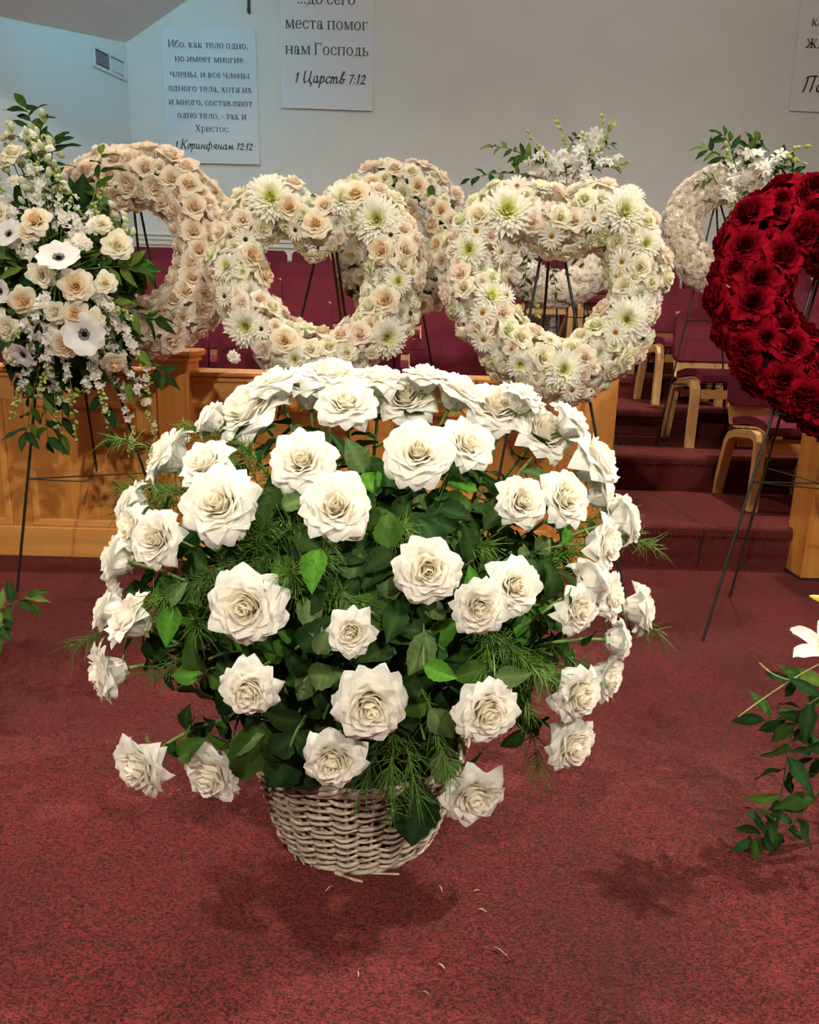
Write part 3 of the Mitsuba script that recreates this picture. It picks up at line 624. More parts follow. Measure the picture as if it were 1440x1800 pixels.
SCRIPT = {
 'К': (1.15, [[(.22, 1.5), (.20, .8), (.14, -.05)], [(.98, 1.45), (.62, 1.05), (.24, .72)], [(.30, .78), (.60, .55), (.85, .1), (1.12, .02)]]),
 'о': (.72, [[(.55, .72), (.32, .78), (.14, .45), (.24, .08), (.48, .12), (.58, .45), (.46, .74), (.74, .62)]]),
 'р': (.78, [[(.10, .55), (.20, .78), (.17, .2), (.12, -.55)], [(.18, .45), (.42, .8), (.60, .5), (.44, .08), (.24, .1)], [(.5, .1), (.78, .25)]]),
 'и': (.92, [[(.10, .6), (.20, .75), (.16, .25), (.28, .02), (.50, .2), (.62, .75), (.58, .2), (.70, .02), (.92, .25)]]),
 'н': (.92, [[(.12, .6), (.20, .75), (.15, 0)], [(.16, .36), (.40, .42), (.62, .40)], [(.66, .78), (.60, .15), (.70, .02), (.92, .25)]]),
 'ф': (1.15, [[(.60, 1.25), (.56, .4), (.48, -.6)], [(.55, .70), (.28, .76), (.12, .4), (.28, .04), (.52, .14)], [(.58, .66), (.84, .78), (1.0, .42), (.80, .06), (.52, .14)]]),
 'я': (.90, [[(.70, .75), (.64, .2), (.74, .02), (.94, .22)], [(.68, .74), (.38, .80), (.24, .55), (.44, .38), (.66, .42)], [(.46, .38), (.30, .12), (.06, .02)]]),
 'а': (.86, [[(.60, .68), (.36, .78), (.14, .42), (.26, .04), (.50, .22), (.62, .74)], [(.62, .74), (.58, .2), (.68, .02), (.88, .25)]]),
 'м': (1.15, [[(.06, .04), (.20, .2), (.32, .74)], [(.32, .74), (.42, .3), (.50, .1), (.66, .42), (.82, .76)], [(.82, .76), (.82, .2), (.92, .02), (1.15, .25)]]),
 'Ц': (1.35, [[(.24, 1.4), (.18, .5), (.32, .05), (.62, .12), (.94, .6)], [(1.02, 1.4), (.94, .5), (1.02, .05), (1.22, .0)], [(1.20, .05), (1.24, -.2), (1.10, -.48)]]),
 'с': (.66, [[(.56, .62), (.40, .78), (.14, .42), (.30, .03), (.66, .25)]]),
 'т': (1.2, [[(.12, .6), (.22, .75), (.16, 0)], [(.18, .4), (.40, .78), (.52, .5), (.48, 0)], [(.50, .4), (.74, .78), (.88, .5), (.86, .1), (.96, .02), (1.2, .25)]]),
 'в': (.78, [[(.14, .3), (.40, 1.0), (.50, 1.35), (.34, 1.38), (.22, .8), (.18, .2), (.34, .02), (.56, .15), (.58, .45), (.36, .52)], [(.44, .5), (.78, .55)]]),
 'П': (1.30, [[(.28, 1.35), (.26, .6), (.16, -.05)], [(.10, 1.25), (.60, 1.40), (1.14, 1.38)], [(.96, 1.36), (.90, .5), (.86, 0)]]),
 '1': (.55, [[(.16, .85), (.34, 1.1), (.28, .5), (.22, 0)]]), '2': (.70, [[(.14, .85), (.34, 1.08), (.56, .85), (.36, .4), (.10, .02)], [(.10, .04), (.36, .1), (.62, .03)]]),
 '7': (.66, [[(.12, 1.02), (.36, 1.06), (.62, 1.04)], [(.62, 1.04), (.36, .5), (.24, 0)]]), ':': (.36, [[(.18, .60), (.19, .66)], [(.15, .08), (.16, .14)]]), ' ': (.45, []),
}
def set_line(text, table, script=False):
    x, out = 0, []
    for ch in text:
        w, g = table[ch]
        if script:
            if g: out.append(affinity.translate(brush(*g), x, 0))
        elif g: out.append(affinity.translate(g(), x, 0))
        x += w
    s = unary_union(out)
    if script: s = affinity.skew(s, xs=10, origin=(0, 0))
    return s.simplify(.008), x
def lettering(text, width, script=False, depth=.0015):
    s, w = set_line(text, SCRIPT if script else SERIF, script)
    s = affinity.scale(affinity.translate(s, -w / 2, 0), width / w, width / w, origin=(0, 0))
    return cat(*[trimesh.creation.extrude_polygon(g, depth, engine='earcut') for g in getattr(s, 'geoms', [s]) if g.area > 1e-9])
def banner(corners, lines, label, x_off=0):
    """corners: pixels of the top left, top right, bottom right, bottom left; lines: (text, pixel x of its middle, pixel y of its foot, pixel width, script)."""
    n = numbered('scripture_banner'); Y = YW - .012
    c = [at(x, y, Y) for x, y in corners]
    xs = [c[0][0], c[1][0], c[2][0], c[3][0]]; zs = [q[2] for q in c]
    nx, nz = 9, 7; g = []
    for i in range(nx):
        for j in range(nz):
            u, v = i / (nx - 1), j / (nz - 1)
            p = (c[0] * (1 - u) + c[1] * u) * (1 - v) + (c[3] * (1 - u) + c[2] * u) * v
            g.append([p[0], Y - .002 - .006 * math.sin(3.1 * u) * v - .012 * max(0, v - .86) / .14 * (.4 + .6 * u), p[2]])
    g = np.array(g); f = grid_faces(nx, nz)
    back = g + [0, .0015, 0]
    scene[n + '__sheet'] = mikit.ply((np.vstack([g, back]), np.vstack([f, f[:, ::-1] + len(g)])), 'paper', smooth=40)
    for text, px, py, pw, script in lines:
        a, b = at(px - pw / 2, py, Y), at(px + pw / 2, py, Y); m = lettering(text, abs(b[0] - a[0]), script)
        M = np.eye(4); d = unit([b[0] - a[0], 0, 0]); o = (at(px, py, Y))
        M[:3, 0] = d; M[:3, 1] = (0, 0, 1); M[:3, 2] = (0, -1, 0); M[:3, 3] = [o[0], Y - .0045 - .006 * .9, o[2]]
        put(n + '__lettering', m, 'ink', to_world=T(M))
    labels[n] = {'label': label, 'category': 'banner', 'group': 'scripture banners on the back wall'}
S, B = False, True
banner([(283, 46), (449, 52), (457, 290), (295, 286)], [('Ибо, как тело одно,', 366, 85, 141, S), ('но имеет многие', 368, 110, 121, S), ('члены, и все члены', 369, 137, 140, S), ('одного тела, хотя их', 370, 162, 147, S), ('и много, составляют', 371, 186, 148, S), ('одно тело, - так и', 373, 209, 122, S), ('Христос.', 374, 232, 61, S), ('1 Коринфянам 12:12', 376, 263, 136, B)],
       'white banner with seven lines of Russian verse hanging nearest the left corner')
banner([(488, -95), (658, -95), (655, 196), (495, 190)], [('...до сего', 574, 8, 103, S), ('места помог', 574, 52, 146, S), ('нам Господь', 575, 97, 148, S), ('1 Царств 7:12', 580, 147, 124, B)],
       'white banner cut by the top edge, with large Russian words over the number 7:12')
banner([(1416, -60), (1590, -60), (1560, 204), (1387, 195)], [('ка', 1436, 46, 22, S), ('жи', 1434, 85, 40, S), ('Пса', 1433, 162, 50, B)],
       'white banner cut by the right edge of the photo above the red rose heart')
# ---------------------------------------------------------------- wire easels
def easel(apex, feet, label, bar_z=(.55, 1.05)):
    n = numbered('wire_easel'); apex = np.array(apex, float); tops = []
    for i, ft in enumerate(feet):
        ft = np.array(ft, float); top = apex + (ft - apex) * .0 + [(-.018, .018, 0)[i], (0, 0, .02)[i], 0]
        put(n + '__leg', tube([top, top * .5 + ft * .5, ft], .0055, 6), 'wire_metal', True); tops.append((top, ft))
    for bz in bar_z:
        (a, fa), (b, fb) = tops[0], tops[1]
        t0, t1 = (a[2] - bz) / (a[2] - fa[2]), (b[2] - bz) / (b[2] - fb[2])
        put(n + '__crossbar', tube([a + (fa - a) * t0, b + (fb - b) * t1], .003, 5), 'wire_metal')
    bz = bar_z[0]; pr = [a + (f - a) * ((a[2] - bz) / (a[2] - f[2])) for a, f in tops]
    mid = (pr[0] + pr[1]) / 2 + [0, 0, -.02]
    put(n + '__brace', merge([tube(bez(pr[0] + [0, 0, .0], mid + [0, -.0, -.01], mid), .0025, 5), tube([mid, pr[2]], .0025, 5)]), 'wire_metal')
    put(n + '__hook', tube([tops[0][0] + (tops[0][1] - tops[0][0]) * .45, tops[0][0] + (tops[0][1] - tops[0][0]) * .45 + [0, -.1, .0], tops[0][0] + (tops[0][1] - tops[0][0]) * .45 + [0, -.1, .04]], .0035, 5), 'wire_metal')
    tag(n, label, 'easel')

# ---------------------------------------------------------------- wreaths
class Wreath:
    """A closed tube along a line drawn in a leaning plane, covered with flowers as parts."""
    def __init__(s, name, label, category, pix, Y, lean, R, seed, core='foam_pale', depth=.8, yaw=0.0):
        s.name = numbered(name); s.rng = np.random.default_rng(seed); tag(s.name, label, category)
        c = np.mean(pix, 0); s.C = at(c[0], c[1], Y); s.depth = depth
        s.n = unit([math.sin(yaw) * math.cos(lean), -math.cos(yaw) * math.cos(lean), math.sin(lean)])
        P = np.array([on_plane(x, y, s.C, s.n) for x, y in pix]); P = np.vstack([P, P[:1]])
        d = np.concatenate([[0], np.cumsum(np.linalg.norm(np.diff(P, axis=0), axis=1))])
        s.len = d[-1]; s.cs = CubicSpline(d, P, bc_type='periodic')
        s.ppm = FPX / depth_of(s.C); s.R = R / s.ppm if np.isscalar(R) else None
        s.Rs = None if np.isscalar(R) else CubicSpline(d, np.append(R, R[0]) / s.ppm, bc_type='periodic')
        s.pp, s.pr, s.np = np.zeros((2000, 3)), np.zeros(2000), 0
        m = 72; q = np.linspace(0, s.len, m, endpoint=False); k = 10; V = []
        for a in q:
            p, e1, r = s.at(a)
            for j in range(k):
                t = j * 2 * math.pi / k; V.append(p + .70 * r * (math.sin(t) * e1 + s.depth * math.cos(t) * s.n))
        f = [[i * k + j, ((i + 1) % m) * k + j, ((i + 1) % m) * k + (j + 1) % k] for i in range(m) for j in range(k)] + [[i * k + j, ((i + 1) % m) * k + (j + 1) % k, i * k + (j + 1) % k] for i in range(m) for j in range(k)]
        put(s.name + '__foam_ring', (np.array(V), np.array(f)), core, True)
    def at(s, a):
        p = s.cs(a % s.len); t = unit(s.cs(a % s.len, 1)); e1 = unit(np.cross(t, s.n)); return p, e1, (s.R if s.Rs is None else float(s.Rs(a % s.len)))
    def add(s, kindname, partname, a, phi, size, sink=.26, jit=.25, force=False, overlap=.80):
        p, e1, r = s.at(a)
        d = math.cos(phi) * s.n * s.depth + math.sin(phi) * e1; pos = p + d * (r - sink * size)
        if not force and s.np:
            if np.any(np.sum((s.pp[:s.np] - pos) ** 2, 1) < (overlap * (s.pr[:s.np] + size / 2)) ** 2): return False
        s.pp[s.np], s.pr[s.np] = pos, size / 2 * (1.2 if force else 1); s.np += 1
        nn = unit(math.cos(phi) * s.n * 1.25 + math.sin(phi) * e1 + s.rng.normal(0, jit * .45, 3))
        g = pick(kindname, s.rng) if isinstance(kindname, str) else kindname
        inst(f'{s.name}__{partname}', g, mat(pos, frame(nn, s.rng.uniform(0, 6.28)), size)); return True
    def at_pixel(s, kindname, partname, px, py, size_px, sink=None):
        q = on_plane(px, py, s.C, s.n); a = np.linspace(0, s.len, 400, endpoint=False); P = s.cs(a)
        for _ in range(3):
            i = int(np.argmin(np.linalg.norm(P - q, axis=1))); p, e1, r = s.at(a[i])
            off = np.clip(np.dot(q - p, e1) / r, -.97, .97); h = s.depth * math.sqrt(1 - off ** 2) * r
            q = on_plane(px, py, s.C + s.n * h, s.n); q = q - s.n * h
        s.add(kindname, partname, a[i], math.asin(off), size_px / s.ppm, (.24 if 'rose' in kindname else -.22 if 'gerbera' in kindname else .0) if sink is None else sink, force=True)
    def scatter(s, passes, lim=2.0):
        """passes, largest first: (tries, overlap, [(kind, part name, least size px, most size px, weight)])."""
        for tries, overlap, kinds in passes:
            w = np.array([k[4] for k in kinds], float); w /= w.sum()
            for _ in range(tries):
                k = kinds[int(s.rng.choice(len(kinds), p=w))]
                s.add(k[0], k[1], s.rng.uniform(0, s.len), s.rng.uniform(-lim, lim), s.rng.uniform(k[2], k[3]) / s.ppm, overlap=overlap)

def bough(key, pts, r, group, n_leaves, size, rng, stem_c=(.10, .13, .04), tip=True, start=.15, spread=55):
    """A leafy stem as one part, its leaves as sub-parts or parts below it."""
    pts = np.asarray(pts, float); cs = CubicSpline(np.linspace(0, 1, len(pts)), pts); line = cs(np.linspace(0, 1, 10))
    v, f = tube(line, np.linspace(r, r * .4, 10), 5)
    k = put(key, (v, f), 'stemskin', True, tint(v, stem_c))
    for i in range(n_leaves):
        u = start + (1 - start) * (i + .5) / n_leaves; p = cs(u); t = unit(cs(u, 1))
        side = (-1) ** i; a = unit(np.cross(t, rng.normal(0, 1, 3) * .5 + np.array([0, -1, .6])))
        d = unit(t * math.cos(math.radians(spread)) + side * a * math.sin(math.radians(spread)) + rng.normal(0, .18, 3))
        leaf_inst(f'{k}__leaf', group, p, d, unit(np.array([0, -.7, .7]) + rng.normal(0, .35, 3)), size * rng.uniform(.75, 1.15), rng)
    if tip: leaf_inst(f'{k}__leaf', group, cs(1.0), unit(cs(1.0, 1)), unit(np.array([0, -.7, .6])), size * .9, rng)
    return k
def leaf_inst(key, group, p, d, up, size, rng):
    x = unit(d); z = unit(up - x * np.dot(up, x) + 1e-6); y = np.cross(z, x)
    return inst(key, pick(group, rng) if group in KINDS else group, mat(p, np.stack([x, y, z], 1), size))
def foot(px, py, z=0.0): return atz(px, py, z)

# the ring of blush roses, at the back left
w = Wreath('blush_rose_wreath', 'round wreath of packed blush pink roses on an easel behind the white spray at left', 'wreath',
           [(235, 312), (300, 325), (348, 375), (362, 440), (348, 510), (305, 560), (240, 582), (175, 560), (135, 505), (118, 440), (135, 370), (178, 325)], 3.35, .16, 37, 1)
w.scatter([(2600, .60, [('blush_rose', 'rose', 33, 39, 1)]), (2500, .56, [('blush_rose', 'rose', 22, 27, 1)])])
easel(at(226, 300, 3.46), [foot(190, 905), foot(352, 905), foot(285, 850)], 'dark wire easel holding the blush rose wreath')

# the small mixed ring between the two hearts, further back
w = Wreath('mixed_flower_wreath', 'smaller round wreath of cream roses and greenery between the two flower hearts', 'wreath',
           [(700, 325), (755, 345), (786, 395), (788, 450), (760, 505), (705, 527), (652, 508), (625, 455), (620, 395), (650, 342)], 3.4, .16, 33, 2, 'foam')
for px, py, s in ((655, 325, 32), (775, 372, 32), (762, 395, 30), (735, 330, 32), (782, 505, 34), (745, 535, 32), (770, 430, 30)): w.at_pixel('garden_rose', 'garden_rose', px, py, s)
w.scatter([(1500, .62, [('ivory_rose', 'rose', 27, 33, 3), ('pompon', 'chrysanthemum', 28, 36, .8), ('white_carnation', 'carnation', 24, 30, 1)]), (1500, .60, [('ivory_rose', 'rose', 18, 22, 2), ('white_carnation', 'carnation', 18, 22, 1)]), (300, .7, [('white_bud', 'bud', 12, 16, 1)])])
for px, py in ((688, 305), (700, 312), (812, 390), (740, 515), (620, 520), (668, 345), (760, 350)): 
    for _ in range(3): w.at_pixel('tiny_leaf', 'leaf', px + w.rng.uniform(-6, 6), py + w.rng.uniform(-6, 6), 24, -.2)
easel(at(697, 330, 3.5), [foot(640, 900), foot(805, 900), foot(690, 850)], 'dark wire easel holding the smaller mixed wreath')

# the two hearts
w = Wreath('flower_heart', 'open heart of cream and peach flowers with dark-eyed daisies, the left of two white hearts', 'flower heart',
           [(560, 405), (520, 372), (470, 368), (430, 405), (418, 455), (430, 520), (465, 578), (520, 618), (590, 630), (645, 600), (682, 550), (694, 490), (688, 430), (660, 382), (612, 372)], 2.95, .16, 40, 3, 'foam_pale')
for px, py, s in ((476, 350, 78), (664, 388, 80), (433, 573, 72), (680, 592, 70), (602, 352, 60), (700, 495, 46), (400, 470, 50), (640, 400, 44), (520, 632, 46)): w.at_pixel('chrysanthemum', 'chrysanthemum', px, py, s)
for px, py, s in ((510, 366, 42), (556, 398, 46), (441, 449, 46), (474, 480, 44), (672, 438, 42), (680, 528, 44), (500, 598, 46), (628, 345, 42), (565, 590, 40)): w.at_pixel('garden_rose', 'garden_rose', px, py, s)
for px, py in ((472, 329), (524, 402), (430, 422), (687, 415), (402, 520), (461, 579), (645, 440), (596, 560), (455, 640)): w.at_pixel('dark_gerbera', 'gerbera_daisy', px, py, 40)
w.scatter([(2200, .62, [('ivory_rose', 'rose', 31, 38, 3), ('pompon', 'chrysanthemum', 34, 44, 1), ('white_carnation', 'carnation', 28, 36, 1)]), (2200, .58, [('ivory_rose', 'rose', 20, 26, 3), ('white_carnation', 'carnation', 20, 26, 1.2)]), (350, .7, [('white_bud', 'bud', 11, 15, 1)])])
for px, py in ((422, 345), (650, 445), (545, 350), (715, 545), (620, 500), (640, 555), (385, 480), (705, 600)): w.at_pixel('tiny_leaf', 'leaf', px, py, 16, -.3)
q0, q1 = at(432, 600, 2.9), at(412, 622, 2.82)
inst(w.name + '__carnation', KINDS['white_carnation'][0], mat(q1 + [0, 0, -.01], frame((-.3, -.8, -.2)), .055))
put(w.name + '__carnation_stem', (lambda v, f: (v, f))(*tube(bez(q0, (q0 + q1) / 2 + [0, 0, .01], q1 + [0, .02, 0], 5), .0018, 4)), 'stemskin', True, tint(np.zeros(20), (.10, .18, .05)))
easel(at(577, 395, 3.06), [foot(440, 935), foot(660, 945), foot(640, 880)], 'dark wire easel holding the left heart of cream flowers')

w = Wreath('flower_heart', 'full heart of white roses and daisies with yellow eyes, the right of two white hearts', 'flower heart',
           [(988, 398), (935, 378), (880, 384), (842, 425), (832, 490), (850, 552), (890, 605), (940, 640), (985, 658), (1035, 632), (1085, 590), (1114, 530), (1122, 465), (1102, 405), (1050, 378)], 2.85, .16, 46, 4, 'foam_pale')
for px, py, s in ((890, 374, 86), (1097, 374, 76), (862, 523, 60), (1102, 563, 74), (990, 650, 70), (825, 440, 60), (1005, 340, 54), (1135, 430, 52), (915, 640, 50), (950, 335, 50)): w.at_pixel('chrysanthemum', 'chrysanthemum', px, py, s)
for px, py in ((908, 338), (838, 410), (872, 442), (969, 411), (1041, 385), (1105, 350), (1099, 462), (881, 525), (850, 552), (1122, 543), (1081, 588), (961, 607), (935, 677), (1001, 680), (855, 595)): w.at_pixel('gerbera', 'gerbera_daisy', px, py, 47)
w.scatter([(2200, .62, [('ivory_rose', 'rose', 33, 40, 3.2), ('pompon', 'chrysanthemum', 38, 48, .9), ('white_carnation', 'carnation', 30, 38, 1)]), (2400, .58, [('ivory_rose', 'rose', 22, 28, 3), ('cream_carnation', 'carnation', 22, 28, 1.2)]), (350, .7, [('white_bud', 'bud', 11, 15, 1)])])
for px, py in ((1005, 385), (925, 375), (900, 550), (910, 575), (1115, 585), (1130, 595), (965, 640), (1080, 635), (1030, 690), (990, 360), (820, 470)): w.at_pixel('tiny_leaf', 'leaf', px, py, 16, -.3)
easel(at(972, 385, 2.98), [foot(830, 1085), foot(1110, 1117), foot(925, 950)], 'dark wire easel holding the right heart of white flowers')

# red rose heart
xm = 1492
half = [(xm, 430), (1440, 385), (1385, 388), (1338, 435), (1320, 510), (1338, 585), (1385, 645), (1440, 685), (xm, 712)]
w = Wreath('red_rose_heart', 'large heart of crimson roses cut by the right edge', 'flower heart', half + [(2 * xm - x, y) for x, y in half[1:-1][::-1]], 2.9, .14, 50, 5, 'foam_red')
w.scatter([(1800, .56, [('red_rose', 'rose', 56, 68, 1)]), (1800, .52, [('red_rose', 'rose', 38, 46, 1)])], 2.1)
easel(at(1475, 380, 3.02), [foot(1235, 1127), foot(1722, 1140), foot(1283, 1050)], 'dark wire easel standing on the carpet under the crimson rose heart', (.62, 1.0))

# two rings of white carnations on the second tier
def spray_on(w, cx, cy, boughs, orch, tail):
    for (x0, y0, x1, y1, n, sz, g) in boughs:
        p0, p2 = on_plane(x0, y0, w.C, w.n) - [0, .1, 0], on_plane(x1, y1, w.C, w.n) - [0, .14, 0]
        bough(w.name + '__ruscus_stem', [p0, (p0 + p2) / 2 + [0, -.02, .03], p2], .004, g, n, sz, w.rng)
    for (x, y, sp, m) in orch:
        for _ in range(int(m * .75)):
            p = on_plane(x + w.rng.normal(0, sp), y + w.rng.normal(0, sp * .7), w.C, w.n) - [0, w.rng.uniform(.1, .22), 0]
            inst(w.name + '__orchid', pick('orchid', w.rng), mat(p, frame(unit(np.array([0, -1, .25]) + w.rng.normal(0, .45, 3)), w.rng.uniform(0, 6)), w.rng.uniform(.065, .09)))
    for pts, m in tail:
        P = np.array([on_plane(x, y, w.C, w.n) - [0, .16, 0] for x, y in pts]); cs = CubicSpline(np.linspace(0, 1, len(P)), P)
        v, f = tube(cs(np.linspace(0, 1, 9)), .0025, 4); k = put(w.name + '__orchid_stem', (v, f), 'stemskin', True, tint(v, (.45, .52, .12)))
        for i in range(m):
            u = (i + .8) / m; d = unit(cs(u, 1) + w.rng.normal(0, .5, 3))
            inst(k + '__bud', pick('green_bud', w.rng), mat(cs(u), frame(d), w.rng.uniform(.026, .040)))
w = Wreath('carnation_wreath', 'white carnation ring behind the right flower heart, seen through its opening', 'wreath',
           [(978 + 88 * math.cos(a), 418 + 90 * math.sin(a)) for a in np.arange(14) * 2 * math.pi / 14], 5.0, .15, 32, 6, 'foam_pale')
w.scatter([(3500, .56, [('white_carnation', 'carnation', 21, 27, 1)])])
spray_on(w, 975, 290, [(950, 320, 825, 322, 11, .095, 'ruscus_leaf'), (960, 310, 862, 266, 9, .095, 'ruscus_leaf'), (965, 310, 905, 285, 8, .095, 'ruscus_leaf'), (985, 300, 1005, 250, 6, .06, 'ruscus_leaf'), (1010, 310, 1065, 262, 7, .06, 'ruscus_leaf'), (1010, 320, 1072, 305, 7, .06, 'ruscus_leaf'), (990, 330, 985, 300, 6, .06, 'ruscus_leaf'), (925, 440, 915, 520, 8, .06, 'ruscus_leaf'), (960, 470, 970, 515, 6, .055, 'ruscus_leaf'), (1000, 320, 1030, 290, 7, .06, 'ruscus_leaf')],
         [(965, 290, 16, 16), (1030, 275, 14, 16), (990, 305, 22, 18), (935, 300, 14, 8), (1055, 300, 12, 7), (930, 480, 10, 8), (1030, 255, 8, 6)],
         [([(1030, 290), (1045, 250), (1049, 214)], 9), ([(1040, 280), (1055, 250), (1066, 222)], 9), ([(985, 290), (985, 255), (968, 218)], 8), ([(955, 290), (940, 270), (922, 244)], 6), ([(1060, 300), (1080, 298), (1092, 296)], 6), ([(932, 515), (935, 535), (937, 555)], 8), ([(1000, 280), (1012, 262), (1018, 248)], 6)])
easel(at(980, 345, 5.08), [foot(862, 784, STEP_Z[1]), foot(1089, 784, STEP_Z[1]), at(980, 745, 5.34) * [1, 1, 0] + [0, 0, STEP_Z[1]]], 'dark wire easel on the second tier under the hidden carnation ring', (.85, 1.25))
w = Wreath('carnation_wreath', 'white carnation ring with orchids and ruscus on top, left of the red heart', 'wreath',
           [(1290 + 92 * math.cos(a), 405 + 84 * math.sin(a)) for a in np.arange(14) * 2 * math.pi / 14], 4.95, .15, 34, 7, 'foam_pale')
w.scatter([(3500, .56, [('cream_carnation', 'carnation', 22, 28, 1)])])
spray_on(w, 1310, 300, [(1280, 320, 1222, 270, 9, .095, 'ruscus_leaf'), (1282, 305, 1252, 246, 8, .095, 'ruscus_leaf'), (1300, 300, 1318, 256, 7, .095, 'ruscus_leaf'), (1290, 310, 1300, 268, 8, .095, 'ruscus_leaf'), (1330, 310, 1390, 320, 8, .095, 'ruscus_leaf'), (1330, 300, 1372, 280, 7, .095, 'ruscus_leaf'), (1285, 350, 1262, 415, 8, .06, 'ruscus_leaf'), (1300, 340, 1293, 380, 6, .06, 'ruscus_leaf'), (1250, 330, 1215, 330, 5, .06, 'ruscus_leaf'), (1320, 320, 1345, 300, 7, .095, 'ruscus_leaf')],
         [(1285, 325, 22, 18), (1320, 312, 16, 14), (1335, 285, 14, 10), (1290, 280, 12, 8), (1270, 355, 10, 8), (1340, 335, 14, 10)],
         [([(1340, 290), (1375, 275), (1402, 264)], 10), ([(1335, 300), (1360, 290), (1390, 298)], 9), ([(1330, 295), (1350, 280), (1370, 288)], 8), ([(1268, 300), (1262, 280), (1258, 262)], 6), ([(1270, 350), (1266, 375), (1270, 395)], 7), ([(1272, 555), (1270, 565), (1266, 585)], 6)])
easel(at(1262, 360, 5.03), [foot(1153, 783, STEP_Z[1]), foot(1385, 786, STEP_Z[1]), at(1280, 745, 5.34) * [1, 1, 0] + [0, 0, STEP_Z[1]]], 'dark wire easel on the second tier in the aisle under the carnation ring', (.85, 1.25))
# ---------------------------------------------------------------- the standing spray at the left
rng = np.random.default_rng(5)
SP = numbered('standing_spray'); tag(SP, 'tall loose spray of white roses, anemones and trailing larkspur on an easel at the left', 'flower spray')
SY = 3.0
SC = at(105, 470, SY)
def sp_at(px, py, fwd=.0):
    """A point of the spray; it bulges towards the camera around its middle."""
    r2 = ((px - 95) / 170) ** 2 + ((py - 490) / 230) ** 2
    return at(px, py, SY - .22 * math.exp(-r2 * 1.3) - fwd)
sppm = FPX / depth_of(SC)
v, f = dome(.17, .14, 0, 14, 5, .1, rng); B = mat(SC + [-.03, .05, -.02], frame((0, -1, .1)))
scene[SP + '__foam_cage'] = mikit.ply((v, f), 'foam', smooth=True, to_world=B)
for px, py, s, k in ((32, 285, 44, 0), (72, 398, 50, 1), (48, 525, 50, 1), (134, 502, 56, 1), (118, 600, 50, 1), (205, 437, 50, 0), (25, 575, 44, 0), (196, 628, 46, 1), (10, 388, 40, 0), (75, 483, 40, 0), (160, 560, 42, 0), (132, 548, 44, 1), (12, 300, 36, 0), (55, 410, 36, 1), (178, 398, 32, 0), (185, 500, 38, 0), (8, 560, 40, 0), (100, 545, 36, 0), (30, 620, 34, 0)):
    p = sp_at(px, py, .05); out = unit((p - SC) * [1.1, 1, 1.1] + [0, -.32, .06] + rng.normal(0, .05, 3))
    inst(SP + '__rose', KINDS['garden_rose' if k else 'ivory_rose'][int(rng.integers(2)) if k else int(rng.integers(3))], mat(p, frame(out, rng.uniform(0, 6)), s / sppm * .86))
    st = bez(p, p - out * .1, SC, 7); v, f = tube(st, .0035, 5); put(SP + '__rose_stem', (v, f), 'stemskin', True, tint(v, (.08, .15, .04)))
for px, py, s, fc in ((17, 412, 46, (-.2, .45, .9)), (104, 455, 64, (.15, .8, .75)), (149, 587, 68, (.1, -.05, 1)), (42, 622, 46, (-.35, -.55, .8)), (2, 512, 40, (-.3, .0, 1))):
    p = sp_at(px, py, .10); n = RIGHT * fc[0] + np.array([0, 0, 1]) * fc[1] + np.array([0, -1, 0]) * fc[2]
    inst(SP + '__anemone', pick('anemone', rng), mat(p, frame(n, rng.uniform(0, 6)), s / sppm * 1.05))
    v, f = tube(bez(p, p + [0, .08, 0], SC, 6), .003, 5); put(SP + '__anemone_stem', (v, f), 'stemskin', True, tint(v, (.08, .15, .04)))
def floret_mesh(seed, c=(.96, .95, .90)):
    r = np.random.default_rng(seed); P = []
    for k in range(6):
        p, f, v = strip_petal(k * 2 * math.pi / 6 + r.uniform(-.2, .2), .45, .34, 45 - 30 * (k % 2), -5, .04, .02, 4, 3, .1, .5); P.append((p, f, np.tile(c, (len(p), 1)) * (.85 + .15 * v)))
    return norm_size([join(P)])[0]
FLO = [floret_mesh(i) for i in range(3)] + [floret_mesh(9, (.80, .84, .58))]
BUD = bud((.30, .42, .08), (.66, .74, .30))
def spike(pts, n, fl, size, bare=.25, green=0.35):
    """A stem of larkspur: open florets near its foot, green buds towards its tip. Its florets are too small to tell apart."""
    P = np.array([sp_at(x, y, f_) for x, y, f_ in pts]); cs = CubicSpline(np.linspace(0, 1, len(P)), P); t = np.linspace(0, 1, 10)
    v, f = tube(cs(t), np.linspace(.003, .0012, 10), 4); k = put(SP + '__larkspur', (v, f), 'stemskin', True, tint(v, (.14, .24, .06)))
    F, Bd = [], []
    for i in range(n):
        u = bare + (1 - bare) * (i + rng.random()) / n; q = cs(u); e = unit(rng.normal(0, 1, 3) + [0, -.8, 0]); w = size * (1.15 - .55 * u) * rng.uniform(.8, 1.15)
        if u > 1 - green and rng.random() < .9:
            R = frame(unit(e + cs(u, 1) * .3)); bv, bf, bc = BUD; Bd.append((q + (bv * w * .62) @ R.T + e * w * .1, bf, bc))
        else:
            R = frame(e, rng.uniform(0, 6)); bv, bf, bc = FLO[int(rng.integers(3)) if u < .8 else 3]; F.append((q + e * w * .45 + (bv * w) @ R.T, bf, bc))
    if F: v, f, c = join(F); put(k + '__florets', (v, f), 'petal', True, np.clip(c, 0, 1)); labels[k + '__florets'] = {'kind': 'stuff'}
    if Bd: v, f, c = join(Bd); put(k + '__buds', (v, f), 'petal', True, np.clip(c, 0, 1)); labels[k + '__buds'] = {'kind': 'stuff'}
A = (100, 480, -.05)
